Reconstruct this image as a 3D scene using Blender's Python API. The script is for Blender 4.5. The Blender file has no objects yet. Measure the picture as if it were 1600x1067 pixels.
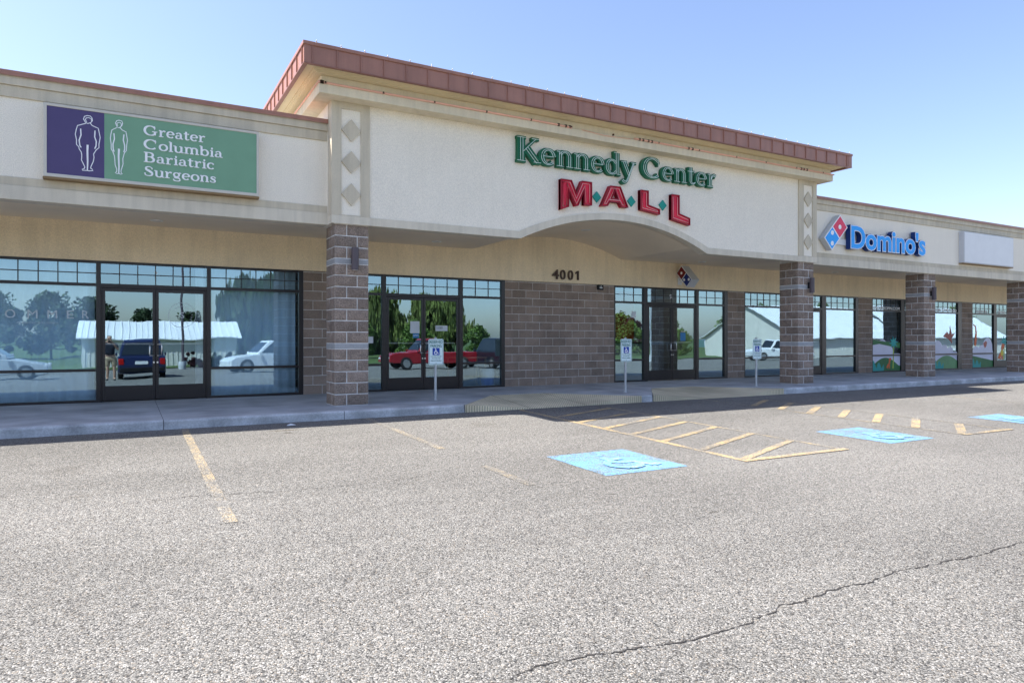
import bpy, bmesh, math, random
from mathutils import Vector, Matrix
from mathutils.geometry import tessellate_polygon
random.seed(7)
R = math.radians
C = bpy.context.scene.collection
sc = bpy.context.scene

# ---------------------------------------------------------------- camera, sky, sun, exposure
cam = bpy.data.cameras.new('camera')
cam_o = bpy.data.objects.new('camera', cam); C.objects.link(cam_o)
cam.sensor_width = 36; cam.lens = 36*1072/1600
cam.shift_y = -3.5/1600
cam.clip_start = .05; cam.clip_end = 3000
cam_o.location = (0, 0, 1.19)
cam_o.rotation_euler = (R(90), 0, R(-29.2))
sc.camera = cam_o

SUNV = Vector((-.618, .325, 1)).normalized()          # towards the sun
w = bpy.data.worlds.new('World'); sc.world = w; w.use_nodes = True
nt = w.node_tree; nt.nodes.clear()
sky = nt.nodes.new('ShaderNodeTexSky'); sky.sky_type = 'NISHITA'; sky.sun_disc = False
sky.sun_elevation = math.asin(SUNV.z); sky.sun_rotation = math.atan2(SUNV.x, SUNV.y)
sky.air_density = 1.0; sky.dust_density = 1.2; sky.ozone_density = 1.6
bg = nt.nodes.new('ShaderNodeBackground'); bg.inputs[1].default_value = .108
wo = nt.nodes.new('ShaderNodeOutputWorld')
air = nt.nodes.new('ShaderNodeMix'); air.data_type = 'RGBA'; air.blend_type = 'MULTIPLY'; air.inputs[0].default_value = 1; air.inputs[7].default_value = (.93, .89, .95, 1)
nt.links.new(sky.outputs[0], air.inputs[6]); nt.links.new(air.outputs[2], bg.inputs[0]); nt.links.new(bg.outputs[0], wo.inputs[0])
sun = bpy.data.lights.new('sun', 'SUN'); sun.energy = 4.4; sun.angle = R(.5); sun.color = (1, .955, .895)
sun_o = bpy.data.objects.new('sun', sun); C.objects.link(sun_o)
sun_o.rotation_euler = SUNV.to_track_quat('Z', 'Y').to_euler(); sun_o.location = (-20, 20, 40)
vs = sc.view_settings; vs.view_transform = 'Standard'; vs.look = 'None'; vs.gamma = 1; vs.exposure = 1.46
sc.cycles.max_bounces = 8; sc.cycles.transparent_max_bounces = 12

# ---------------------------------------------------------------- materials
MATS = {}
class NB:
    def __init__(s, name):
        s.m = bpy.data.materials.new(name); s.m.use_nodes = True
        s.t = s.m.node_tree; s.t.nodes.clear()
        s.out = s.n('ShaderNodeOutputMaterial')
    def n(s, typ, **kw):
        x = s.t.nodes.new(typ)
        for k, v in kw.items(): setattr(x, k, v)
        return x
    def l(s, a, b): s.t.links.new(a, b)
    def pos(s): return s.n('ShaderNodeNewGeometry').outputs['Position']
    def noise(s, scale, detail=4, vec=None, rough=.55):
        x = s.n('ShaderNodeTexNoise'); x.inputs['Scale'].default_value = scale
        x.inputs['Detail'].default_value = detail; x.inputs['Roughness'].default_value = rough
        s.l(vec or s.pos(), x.inputs['Vector']); return x.outputs['Fac']
    def ramp(s, fac, stops, interp='LINEAR'):
        x = s.n('ShaderNodeValToRGB'); cr = x.color_ramp; cr.interpolation = interp
        while len(cr.elements) < len(stops): cr.elements.new(.5)
        for e, (p, c) in zip(cr.elements, stops):
            e.position = p; e.color = (c, c, c, 1) if isinstance(c, (int, float)) else (*c, 1)
        s.l(fac, x.inputs[0]); return x.outputs[0]
    def mix(s, a, b, fac=1.0, mode='MULTIPLY'):
        x = s.n('ShaderNodeMix', data_type='RGBA', blend_type=mode)
        for v, i in ((fac, 0), (a, 6), (b, 7)):
            if hasattr(v, 'links'): s.l(v, x.inputs[i])
            else: x.inputs[i].default_value = v if i == 0 else (*v, 1)
        return x.outputs[2]
    def math(s, op, a, b=None):
        x = s.n('ShaderNodeMath', operation=op)
        for i, v in enumerate((a, b)):
            if v is None: continue
            if hasattr(v, 'links'): s.l(v, x.inputs[i])
            else: x.inputs[i].default_value = v
        return x.outputs[0]
    def bump(s, h, strength, dist=.01):
        x = s.n('ShaderNodeBump'); x.inputs['Strength'].default_value = strength
        x.inputs['Distance'].default_value = dist; s.l(h, x.inputs['Height']); return x.outputs[0]
    def pbr(s, col, rough=.8, spec=.3, metal=0, nrm=None):
        p = s.n('ShaderNodeBsdfPrincipled')
        if hasattr(col, 'links'): s.l(col, p.inputs['Base Color'])
        else: p.inputs['Base Color'].default_value = (*col, 1)
        if hasattr(rough, 'links'): s.l(rough, p.inputs['Roughness'])
        else: p.inputs['Roughness'].default_value = rough
        p.inputs['Specular IOR Level'].default_value = spec
        p.inputs['Metallic'].default_value = metal
        if nrm: s.l(nrm, p.inputs['Normal'])
        s.l(p.outputs[0], s.out.inputs[0]); return p

def surf(name, col, rough=.8, var=.18, vs=1.3, fine=0., fs=90, bump=0., bs=120, bd=.004, spec=.3, metal=0, island=0., streak=0.):
    """wear blotches + fine grain + optional per-piece tone + optional vertical weather streaks"""
    if name in MATS: return MATS[name]
    b = NB(name); c = col
    c = b.mix(c, b.ramp(b.noise(vs, 6), [(.3, 1-var), (.7, 1+var*.35)]))
    if fine: c = b.mix(c, b.ramp(b.noise(fs, 3), [(.3, 1-fine), (.7, 1+fine*.6)]))
    if island:
        isl = b.n('ShaderNodeNewGeometry').outputs['Random Per Island']
        c = b.mix(c, b.ramp(isl, [(0, 1-island), (1, 1+island*.7)]))
    if streak:
        mp = b.n('ShaderNodeMapping'); mp.inputs['Scale'].default_value = (5, 5, .35); b.l(b.pos(), mp.inputs[0])
        c = b.mix(c, b.ramp(b.noise(1.6, 6, mp.outputs[0]), [(.35, 1-streak), (.6, 1)]))
    nrm = b.bump(b.noise(bs, 4), bump, bd) if bump else None
    b.pbr(c, rough, spec, metal, nrm); MATS[name] = b.m; return b.m

def chip(b):
    """chip-sealed asphalt: small light and dark stones in bitumen; returns colour, height"""
    p = b.pos()
    v = b.n('ShaderNodeTexVoronoi'); v.inputs['Scale'].default_value = 122; b.l(p, v.inputs['Vector'])
    sp = b.n('ShaderNodeSeparateColor'); b.l(v.outputs['Color'], sp.inputs[0])
    tone = b.ramp(sp.outputs[0], [(0, (.048,.049,.05)), (.14, (.12,.12,.116)), (.34, (.208,.205,.192)), (.7, (.298,.293,.273)), (.92, (.405,.398,.37)), (1, (.55,.54,.515))])
    warm = b.mix(tone, b.ramp(sp.outputs[1], [(0, (1.02,1,.99)), (.8, (1,.985,.96)), (.92, (1.08,.94,.80)), (1, (.86,.9,.98))]))
    gap = b.ramp(v.outputs['Distance'], [(.48, 1), (.8, .45)])
    c = b.mix(warm, gap)
    c = b.mix(c, b.ramp(b.noise(26, 3), [(.3, .86), (.7, 1.10)]))
    c = b.mix(c, b.ramp(b.noise(.28, 5), [(.3, .68), (.65, .83)]))
    mp = b.n('ShaderNodeMapping'); mp.inputs['Scale'].default_value = (.16, .55, 1); b.l(p, mp.inputs[0])
    c = b.mix(c, b.ramp(b.noise(1.0, 7, mp.outputs[0]), [(.3, .84), (.55, 1.04)]))
    c = b.mix(c, b.ramp(b.noise(.75, 8, None, .7), [(.22, (.62,.58,.54)), (.34, 1)]))
    # oil and water stains where cars stop
    for cx, cy, rx, ry, tone in ((2.1,10.5,.75,.10,(.66,.60,.52)),(2.0,10.25,.16,.22,(.62,.60,.57)),(4.0,5.2,.10,.08,(.5,.49,.48)),(4.4,4.3,.28,.05,(.6,.58,.56)),(9.6,9.6,.5,.5,(.80,.79,.78)),(4.9,9.8,.55,.7,(.86,.85,.84)),(-.6,8.6,.5,.8,(.88,.87,.86)),(14.2,9.4,.6,.4,(.80,.79,.78)),(12.6,4.6,.5,.12,(.7,.69,.68))):
        mp = b.n('ShaderNodeMapping', vector_type='TEXTURE'); mp.inputs['Location'].default_value = (cx, cy, 0); mp.inputs['Scale'].default_value = (rx, ry, 50); b.l(p, mp.inputs[0])
        ln = b.n('ShaderNodeVectorMath', operation='LENGTH'); b.l(mp.outputs[0], ln.inputs[0])
        dd = b.math('ADD', ln.outputs['Value'], b.math('MULTIPLY', b.noise(7, 5), 1.1))
        c = b.mix(c, b.ramp(dd, [(.75, tone), (1.0, (1, 1, 1))]))
    return c, b.math('SUBTRACT', 1, v.outputs['Distance'])
def m_asphalt():
    b = NB('chip_seal_asphalt'); c, h = chip(b)
    b.pbr(c, .9, .2, 0, b.bump(h, .8, .006)); return b.m
def m_paint(name, col, cover, col2=None):
    b = NB(name); c, h = chip(b)
    v = b.n('ShaderNodeTexVoronoi'); v.inputs['Scale'].default_value = 122; b.l(b.pos(), v.inputs['Vector'])
    sp = b.n('ShaderNodeSeparateColor'); b.l(v.outputs['Color'], sp.inputs[0])
    n = b.math('ADD', b.math('MULTIPLY', b.noise(2.2, 5), .9), b.math('MULTIPLY', sp.outputs[2], .55))
    mask = b.ramp(n, [(max(0, 1-cover-.10), 0), (min(1, 1-cover+.10), 1)])
    pc = b.mix(col, b.ramp(sp.outputs[0], [(0, .72), (1, 1.12)]))
    if col2: c = b.mix(col2, b.ramp(sp.outputs[0], [(0, .72), (1, 1.12)]))
    b.pbr(b.mix(c, pc, mask, 'MIX'), .8, .25, 0, b.bump(h, .5, .005)); return b.m
def m_glass(name, refl, tint, wob=.00035):
    b = NB(name)
    lw = b.n('ShaderNodeFresnel'); lw.inputs[0].default_value = 1.5
    f = b.math('ADD', b.math('MULTIPLY', lw.outputs[0], .9), refl)
    bf = b.n('ShaderNodeNewGeometry').outputs['Backfacing']           # one coated surface: only the outer side mirrors
    f = b.math('MULTIPLY', f, b.math('SUBTRACT', 1, bf))
    gl = b.n('ShaderNodeBsdfGlossy'); gl.inputs['Roughness'].default_value = 0.0; gl.inputs[0].default_value = (.58,.84,1,1)
    ns = b.n('ShaderNodeTexNoise'); ns.inputs['Scale'].default_value = 1.6; ns.inputs['Detail'].default_value = 1; b.l(b.pos(), ns.inputs['Vector'])
    sub = b.n('ShaderNodeVectorMath', operation='SUBTRACT'); b.l(ns.outputs['Color'], sub.inputs[0]); sub.inputs[1].default_value = (.5, .5, .5)
    scl = b.n('ShaderNodeVectorMath', operation='SCALE'); b.l(sub.outputs[0], scl.inputs[0]); scl.inputs['Scale'].default_value = wob*18
    gn = b.n('ShaderNodeNewGeometry'); ad = b.n('ShaderNodeVectorMath', operation='ADD'); b.l(gn.outputs['Normal'], ad.inputs[0]); b.l(scl.outputs[0], ad.inputs[1])
    nm = b.n('ShaderNodeVectorMath', operation='NORMALIZE'); b.l(ad.outputs[0], nm.inputs[0])
    b.l(nm.outputs[0], gl.inputs['Normal'])
    tr = b.n('ShaderNodeBsdfTransparent'); tr.inputs[0].default_value = (*tint, 1)
    mx = b.n('ShaderNodeMixShader'); b.l(f, mx.inputs[0]); b.l(tr.outputs[0], mx.inputs[1]); b.l(gl.outputs[0], mx.inputs[2])
    b.l(mx.outputs[0], b.out.inputs[0]); return b.m
def m_emit(name, col, s):
    b = NB(name); e = b.n('ShaderNodeEmission'); e.inputs[0].default_value = (*col, 1); e.inputs[1].default_value = s
    b.l(e.outputs[0], b.out.inputs[0]); return b.m
def m_ramp():
    b = NB('grooved_ramp_concrete'); p = b.pos()
    def wave(rot):
        mp = b.n('ShaderNodeMapping'); mp.inputs['Rotation'].default_value = (0, 0, rot); b.l(p, mp.inputs[0])
        x = b.n('ShaderNodeTexWave'); x.inputs['Scale'].default_value = 7.5; b.l(mp.outputs[0], x.inputs[0]); return x.outputs['Fac']
    h = b.math('MINIMUM', b.ramp(wave(R(38)), [(.0, 0), (.45, 1)]), b.ramp(wave(R(-38)), [(.0, 0), (.45, 1)]))
    c = b.mix((.84,.73,.50), b.ramp(b.noise(1.1, 6), [(.3, .68), (.7, 1.1)]))
    c = b.mix(c, b.ramp(h, [(0, .55), (.8, 1)]))
    c = b.mix(c, b.ramp(b.noise(70, 3), [(.3, .82), (.7, 1.1)]))
    b.pbr(c, .9, .2, 0, b.bump(h, .7, .006)); return b.m

stucco = surf('white_stucco', (.94,.86,.72), .92, .05, .8, .15, 75, .75, 55, .010, streak=.018)
trim = surf('beige_stucco_trim', (.66,.58,.44), .92, .10, 1.0, .07, 90, .3, 90, .005, streak=.14)
trim_l = surf('pale_beige_stucco', (.74,.665,.53), .92, .10, 1.0, .07, 90, .3, 90, .005, streak=.12)
cornice_m = surf('cream_stucco', (.80,.70,.51), .92, .12, .9, .08, 80, .3, 80, .006, streak=.10)
tan = surf('tan_stucco', (.93,.77,.53), .92, .12, .9, .14, 60, .6, 50, .010, streak=.08)
soffit_m = surf('soffit_stucco', (.86,.73,.55), .92, .10, .8, .08, 80, .3, 80, .006)
metal = surf('brown_painted_metal', (.39,.185,.13), .42, .10, 2.0, .04, 40, spec=.45, streak=.13)
metal_d = surf('brown_metal_trim', (.28,.125,.09), .42, .10, 2.0, spec=.45)
frame_m = surf('dark_bronze_frame', (.016,.012,.014), .32, .1, 3, spec=.5)
block = surf('brown_block', (.33,.255,.205), .95, .24, 3.0, .42, 95, .8, 70, .008, island=.18)
split = surf('split_face_block', (.36,.28,.225), .95, .24, 7.0, .6, 85, 1.0, 45, .02, island=.20)
mortar = surf('grey_mortar', (.78,.76,.72), .95, .35, 5, .2, 50)
band_m = surf('pale_grey_block', (.40,.405,.41), .95, .12, 6, .15, 60, .6, 50, .01)
walk_m = surf('sidewalk_concrete', (.45,.46,.465), .9, .36, 1.3, .14, 60, .25, 70, .004)
kerb_m = surf('kerb_concrete', (.55,.57,.585), .9, .42, 2.6, .18, 45, .35, 60, .005)
asphalt = m_asphalt()
yellow = m_paint('worn_yellow_paint', (.56,.40,.18), .20)
yellow_f = m_paint('faded_yellow_paint', (.50,.38,.20), .08)
yellow_m = m_paint('half_worn_yellow_paint', (.53,.39,.19), .09)
blue_p = m_paint('worn_blue_paint', (.15,.35,.55), .33)
white_p = m_paint('worn_white_paint', (.46,.62,.70), .08, (.165,.36,.56))
ramp_m = m_ramp()
glass = m_glass('reflective_glass', .33, (.88,.96,1.0))
door_glass = m_glass('door_glass', .33, (.80,.82,.83))
car_glass = m_glass('vehicle_glass', .10, (.10,.11,.12))
alu = surf('brushed_aluminium', (.62,.62,.62), .3, .05, 8, metal=1)
galv = surf('galvanised_steel', (.50,.53,.55), .5, .14, 9, .08, metal=.55)
white = surf('white_paint', (.80,.80,.79), .5, .04, 3)
white_v = surf('white_vinyl', (.92,.92,.92), .5, .03, 3)
ghost_v = surf('frosted_vinyl', (.55,.62,.66), .6, .03, 3)
black_m = surf('black_plastic', (.012,.012,.014), .4, .1, 5)
lamp_m = surf('mauve_bronze_metal', (.105,.085,.095), .4, .1, 8)
crack_m = surf('crack_shadow', (.045,.042,.04), 1, .3, 9)
joint_m = surf('joint_filler', (.05,.05,.05), 1, .2, 9)

# ---------------------------------------------------------------- mesh helpers
class MB:
    def __init__(s): s.v = []; s.f = []; s.sm = False
    def add(s, vs, fs):
        o = len(s.v); s.v += [tuple(p) for p in vs]; s.f += [tuple(i+o for i in f) for f in fs]; return s
    def box(s, x0, x1, y0, y1, z0, z1):
        return s.add([(x0,y0,z0),(x1,y0,z0),(x1,y1,z0),(x0,y1,z0),(x0,y0,z1),(x1,y0,z1),(x1,y1,z1),(x0,y1,z1)],
                     [(0,3,2,1),(4,5,6,7),(0,1,5,4),(1,2,6,5),(2,3,7,6),(3,0,4,7)])
    def poly_xz(s, pts, y0, y1, holes=()):
        """outline in the facade plane, from front y0 to back y1"""
        loops = [list(pts)] + [list(h) for h in holes]
        flat = [p for l in loops for p in l]; n = len(flat)
        tris = tessellate_polygon([[Vector((p[0], p[1], 0)) for p in l] for l in loops])
        vs = [(p[0], y0, p[1]) for p in flat] + [(p[0], y1, p[1]) for p in flat]
        fs = [t for t in tris] + [(t[2]+n, t[1]+n, t[0]+n) for t in tris]
        k = 0
        for l in loops:
            for i in range(len(l)):
                a, b = k+i, k+(i+1) % len(l); fs.append((a, b, b+n, a+n))
            k += len(l)
        return s.add(vs, fs)
    def poly_xy(s, pts, z0, z1):
        n = len(pts); tris = tessellate_polygon([[Vector((p[0], p[1], 0)) for p in pts]])
        vs = [(p[0], p[1], z1) for p in pts] + [(p[0], p[1], z0) for p in pts]
        fs = [t for t in tris] + [(t[2]+n, t[1]+n, t[0]+n) for t in tris] + [(i, (i+1) % n, (i+1) % n+n, i+n) for i in range(n)]
        return s.add(vs, fs)
    def tube(s, pts, r, n=8, caps=True):
        pts = [Vector(p) for p in pts]; rings = []; up = Vector((0, 0, 1))
        rr = r if isinstance(r, (list, tuple)) else [r]*len(pts)
        for i, p in enumerate(pts):
            d = (pts[min(i+1, len(pts)-1)] - pts[max(i-1, 0)]).normalized()
            u = d.cross(up if abs(d.z) < .95 else Vector((1, 0, 0))).normalized(); v = d.cross(u)
            rings.append([p + (u*math.cos(a) + v*math.sin(a))*rr[i] for a in [2*math.pi*k/n for k in range(n)]])
        vs = [q for rg in rings for q in rg]; fs = []
        for i in range(len(pts)-1):
            for k in range(n):
                a = i*n+k; b = i*n+(k+1) % n; fs.append((a, b, b+n, a+n))
        if caps: fs += [tuple(range(n-1, -1, -1)), tuple(range((len(pts)-1)*n, len(pts)*n))]
        return s.add(vs, fs)
    def ribbon(s, pts, y0, y1):
        """stroke in the facade plane: points (x, z, width)"""
        L, Rr = [], []
        for i, (x, z, wd) in enumerate(pts):
            a = pts[max(i-1, 0)]; b = pts[min(i+1, len(pts)-1)]
            dx, dz = b[0]-a[0], b[1]-a[1]; d = math.hypot(dx, dz) or 1
            L.append((x-dz/d*wd/2, z+dx/d*wd/2)); Rr.append((x+dz/d*wd/2, z-dx/d*wd/2))
        n = len(pts); vs = []
        for y in (y0, y1): vs += [(p[0], y, p[1]) for p in L] + [(p[0], y, p[1]) for p in Rr]
        fs = []
        for i in range(n-1):
            fs += [(i, n+i, n+i+1, i+1), (2*n+i+1, 3*n+i+1, 3*n+i, 2*n+i), (i+1, 2*n+i+1, 2*n+i, i), (n+i, 3*n+i, 3*n+i+1, n+i+1)]
        fs += [(0, 2*n, 3*n, n), (n-1, 2*n-1, 4*n-1, 3*n-1)]
        return s.add(vs, fs)
    def map(s, fn): s.v = [tuple(fn(Vector(p))) for p in s.v]; return s
    def obj(s, name, m, parent=None, smooth=False, bevel=0, fix=True):
        me = bpy.data.meshes.new(name); me.from_pydata(s.v, [], s.f)
        if fix:
            bm = bmesh.new(); bm.from_mesh(me); bmesh.ops.recalc_face_normals(bm, faces=bm.faces); bm.to_mesh(me); bm.free()
        me.materials.append(m)
        if smooth:
            for p in me.polygons: p.use_smooth = True
        o = bpy.data.objects.new(name, me); C.objects.link(o)
        if parent: put(o, parent)
        if bevel:
            b = o.modifiers.new('bevel', 'BEVEL'); b.width = bevel; b.segments = 2; b.limit_method = 'ANGLE'
        return o
LOC = {}
def wloc(o):
    return LOC.get(o.name, Matrix())
def put(o, parent):
    """child built in world coordinates keeps its place under an Empty that stands elsewhere"""
    o.parent = parent; o.matrix_parent_inverse = wloc(parent).inverted()
def thing(name, label, cat, loc=(0,0,0), group=None, rz=0):
    o = bpy.data.objects.new(name, None); C.objects.link(o); o.location = loc; o.rotation_euler = (0, 0, rz)
    o.empty_display_size = .3
    LOC[o.name] = Matrix.Translation(loc) @ Matrix.Rotation(rz, 4, 'Z')
    return tag(o, label, cat, group)
def tag(o, label, cat, group=None):
    o['label'] = label; o['category'] = cat
    if group: o['group'] = group
    return o
def struct(o, label=None, cat=None):
    o['kind'] = 'structure'
    if label: o['label'] = label
    if cat: o['category'] = cat
    return o
def dup(root, off, label=None):
    """copy of a thing with its parts and sub-parts"""
    r = root.copy(); C.objects.link(r); r.location = Vector(root.location) + Vector(off)
    if label: r['label'] = label
    for ch in list(root.children):
        c = ch.copy(); C.objects.link(c); c.parent = r; c.matrix_parent_inverse = ch.matrix_parent_inverse.copy()
        for g in list(ch.children):
            d = g.copy(); C.objects.link(d); d.parent = c; d.matrix_parent_inverse = g.matrix_parent_inverse.copy()
    return r
def text(body, x, z, h, y0, y1, wd=None, bold=0., cap=.69, align='LEFT'):
    """sans lettering in the facade plane as mesh data; h = capital height, wd = forced width"""
    cu = bpy.data.curves.new('lettering', 'FONT'); cu.body = body; cu.size = 1; cu.offset = bold; cu.extrude = .5; cu.fill_mode = 'BOTH'
    cu.resolution_u = 4
    o = bpy.data.objects.new('lettering', cu); C.objects.link(o)
    me = bpy.data.meshes.new_from_object(o.evaluated_get(bpy.context.evaluated_depsgraph_get()))
    bpy.data.objects.remove(o); bpy.data.curves.remove(cu)
    vs = [v.co.copy() for v in me.vertices]; fs = [tuple(p.vertices) for p in me.polygons]
    bpy.data.meshes.remove(me)
    xs = [v.x for v in vs]; mn, mx = min(xs), max(xs)
    k = h/cap; kx = wd/(mx-mn) if wd else k
    off = {'LEFT': 0, 'CENTER': -(mx-mn)*kx/2, 'RIGHT': -(mx-mn)*kx}[align]
    mb = MB(); mb.add([(x+off+(v.x-mn)*kx, y0+(y1-y0)*(.5-v.z), z+v.y*k) for v in vs], fs); return mb

# ---- a slab-serif face drawn as strokes (cap height 1, x height .66)
T, H_ = .17, .07
def arc(cx, cy, rx, ry, a0, a1, n=18, thick=T, thin=H_):
    o = []
    for i in range(n+1):
        a = R(a0+(a1-a0)*i/n); o.append((cx+rx*math.cos(a), cy+ry*math.sin(a), thin+(thick-thin)*abs(math.cos(a))**1.3))
    return o
def V(x, y0, y1, t=T): return [(x, y0, t), (x, (y0+y1)/2, t), (x, y1, t)]
def S(x0, x1, y, t=.065): return [(x0, y, t), (x1, y, t)]
def glyph(c):
    b, x = .032, .66-.032
    if c == 'n': return .72, [V(.17,b,x), S(.02,.32,b), S(.03,.17,x), arc(.36,.44,.19,.2,165,0,12), V(.55,b,.45), S(.42,.70,b)]
    if c == 'm': return 1.08, [V(.17,b,x), S(.02,.32,b), S(.03,.17,x), arc(.36,.44,.19,.2,165,0,12), V(.55,b,.45), S(.42,.68,b), arc(.72,.44,.19,.2,165,0,12), V(.91,b,.45), S(.78,1.06,b)]
    if c == 'u': return .74, [V(.16,.2,x), S(.01,.16,x), arc(.35,.22,.19,.2,180,345,12), V(.56,b,x), S(.42,.56,x), S(.56,.72,b)]
    if c == 'r': return .56, [V(.17,b,x), S(.02,.36,b), S(.03,.17,x), [(.22,.40,.05),(.30,.56,.08),(.40,.61,.11),(.50,.55,.13)]]
    if c == 'i': return .34, [V(.17,b,x), S(.02,.32,b), S(.03,.17,x), [(.10,.84,.06),(.13,.84,.15),(.17,.84,.18),(.21,.84,.15),(.24,.84,.06)]]
    if c == 'l': return .34, [V(.17,b,.97), S(.02,.32,b), S(.03,.17,.97)]
    if c == 'e': return .64, [arc(.32,.33,.235,.30,5,318,26), S(.14,.55,.35,.06)]
    if c == 'c': return .58, [arc(.32,.33,.235,.30,45,318,24), [(.46,.50,.12),(.50,.55,.14),(.53,.50,.06)]]
    if c == 'o': return .68, [arc(.34,.33,.25,.30,0,360,28)]
    if c == 'd': return .74, [arc(.31,.33,.22,.30,35,325,24), V(.54,b,.97), S(.40,.54,.97), S(.54,.72,b)]
    if c == 'b': return .74, [V(.16,b,.97), S(.02,.16,.97), arc(.39,.33,.23,.30,-150,150,24)]
    if c == 'a': return .64, [[(.12,.48,.14),(.16,.56,.10),(.28,.62,.07),(.38,.58,.11),(.43,.48,T)], V(.44,.10,.48), [(.44,.12,.15),(.50,.05,.09),(.61,.05,.06)], arc(.26,.19,.17,.155,70,310,18,.15,.06)]
    if c == 's': return .54, [[(.44,.46,.12),(.42,.56,.08),(.28,.62,.07),(.15,.55,.12),(.17,.42,.15),(.33,.33,.16),(.43,.21,.14),(.40,.09,.10),(.26,.04,.07),(.12,.08,.08),(.09,.20,.12)]]
    if c == 'S': return .74, [[(.60,.72,.12),(.57,.86,.08),(.38,.95,.07),(.19,.86,.13),(.20,.67,.17),(.42,.52,.19),(.60,.34,.17),(.58,.14,.12),(.36,.05,.07),(.15,.12,.08),(.10,.32,.12)]]
    if c == 't': return .48, [V(.19,.12,.84), S(.02,.42,.625,.07), [(.19,.14,.16),(.24,.05,.11),(.34,.04,.07),(.44,.11,.05)]]
    if c == 'y': return .68, [[(.12,.64,T),(.24,.34,T),(.36,.04,.13)], [(.57,.64,.07),(.44,.30,.07),(.32,-.02,.08),(.24,-.20,.08),(.12,-.24,.12),(.05,-.16,.12)], S(0,.27,x), S(.46,.70,x)]
    if c == 'g': return .66, [arc(.29,.43,.19,.195,0,360,22,.15,.06), [(.42,.57,.06),(.52,.63,.09),(.62,.60,.08)], [(.16,.28,.06),(.13,.18,.09),(.24,.12,.11),(.44,.11,.11),(.53,.01,.10)], arc(.31,-.07,.23,.14,20,-200,20,.10,.07)]
    if c == 'K': return .92, [V(.19,b,.97,.19), S(.02,.37,b), S(.02,.37,.97), [(.26,.42,.07),(.50,.70,.07),(.74,.97,.07)], [(.38,.58,.19),(.58,.32,.19),(.80,.04,.19)], S(.58,.88,.97), S(.66,.95,b)]
    if c == 'C': return 1.0, [arc(.50,.5,.41,.455,45,316,30,.20,.07), [(.80,.62,.04),(.81,.80,.11),(.80,.97,.04)]]
    if c == 'G': return 1.08, [arc(.50,.5,.41,.455,45,310,30,.20,.07), [(.80,.62,.04),(.81,.80,.11),(.80,.97,.04)], V(.82,.08,.42,.17), S(.62,1.0,.42)]
    if c == 'B': return .86, [V(.19,b,.97,.19), S(.02,.42,b), S(.02,.42,.97), arc(.40,.755,.24,.215,90,-90,16,.17,.065), arc(.42,.285,.28,.255,90,-90,16,.19,.065), S(.2,.42,.54)]
    return .34, []
def smooth(p, k=5):
    if len(p) < 4: return p
    o = []
    for i in range(len(p)-1):
        a, b, c, d = p[max(i-1,0)], p[i], p[i+1], p[min(i+2, len(p)-1)]
        for j in range(k):
            t = j/k
            o.append(tuple(.5*((2*b[q])+(c[q]-a[q])*t+(2*a[q]-5*b[q]+4*c[q]-d[q])*t*t+(3*b[q]-a[q]-3*c[q]+d[q])*t**3) for q in range(3)))
    o.append(p[-1]); return o
def serif_glyph(c, x, z, k, kx, y0, y1, fat=1.0, jog=.0007):
    mb = MB(); adv, st = glyph(c)
    for i, p in enumerate(st):
        q = [(x+a*kx, z+b*k, max(wd*k*fat, .004)) for a, b, wd in (p if len(p) > 12 else smooth(p))]
        mb.ribbon(q, y0-jog*i, y1)
    return mb, adv*kx, st

# ---------------------------------------------------------------- ground
ZC, SL, YC = -.14, .022, 11.3
def gz(y): return ZC + SL*(max(y, -26)-YC)
ys = [11.6, 0, -26, -46, -400, -2500]
mb = MB()
for i, y in enumerate(ys): mb.v += [(-2500, y, gz(y)), (2500, y, gz(y))]
mb.v += [(-2500, 2500, ZC-.2), (2500, 2500, ZC-.2), (-2500, 11.6, ZC-.2), (2500, 11.6, ZC-.2)]
mb.f = [(2*i+1, 2*i, 2*i+2, 2*i+3) for i in range(len(ys)-1)] + [(12, 13, 15, 14)]
mb.f = mb.f[::-1]
g = mb.obj('parking_lot', asphalt); struct(g, 'grey chip-sealed asphalt parking lot with light stones')
lawn = MB().add([(-2400,-24.5,gz(-24.5)+.05),(2400,-24.5,gz(-24.5)+.05),(2400,-26,gz(-26)+.05),(-2400,-26,gz(-26)+.05),(2400,-2400,gz(-26)+.05),(-2400,-2400,gz(-26)+.05)],[(0,1,2,3),(3,2,4,5)]).obj('lawn', surf('mown_grass', (.075,.12,.03), .95, .35, .5, .3, 20))
struct(lawn, 'green mown grass across the lot')

def sheet(name, pts, m, lift=.004, label=None):
    mb = MB(); mb.v = [(x, y, gz(y)+lift) for x, y in pts]; mb.f = [tuple(range(len(pts)))]
    o = mb.obj(name, m)
    if o.data.polygons[0].normal.z < 0:
        bm = bmesh.new(); bm.from_mesh(o.data); bmesh.ops.reverse_faces(bm, faces=bm.faces); bm.to_mesh(o.data); bm.free()
    return struct(o, label)
def bar(a, b, wd, m, lift=.004, label=None, name='painted_line'):
    a, b = Vector(a), Vector(b); d = (b-a).normalized(); n = Vector((-d.y, d.x))*wd/2
    return sheet(name, [a-n, b-n, b+n, a+n], m, lift, label)
bar((.72,11.28),(.71,5.82),.10, yellow_m, label='yellow stall line in front of the double doors with the round emblem')
bar((3.50,11.28),(3.50,8.1),.10, yellow_f, label='faded yellow stall line starting beside the left block column')
bar((3.50,6.9),(3.50,5.85),.10, yellow_f, label='faint worn end of a yellow stall line left of the blue square')
A1 = 'yellow edge line of the first hatched access aisle'
bar((6.44,11.2),(6.44,5.84),.10, yellow, label=A1); bar((8.22,11.2),(8.22,5.80),.075, yellow_f, label=A1)
bar((6.38,5.79),(8.28,5.76),.11, yellow, .008, label='yellow closing line of the first hatched access aisle')
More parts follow.
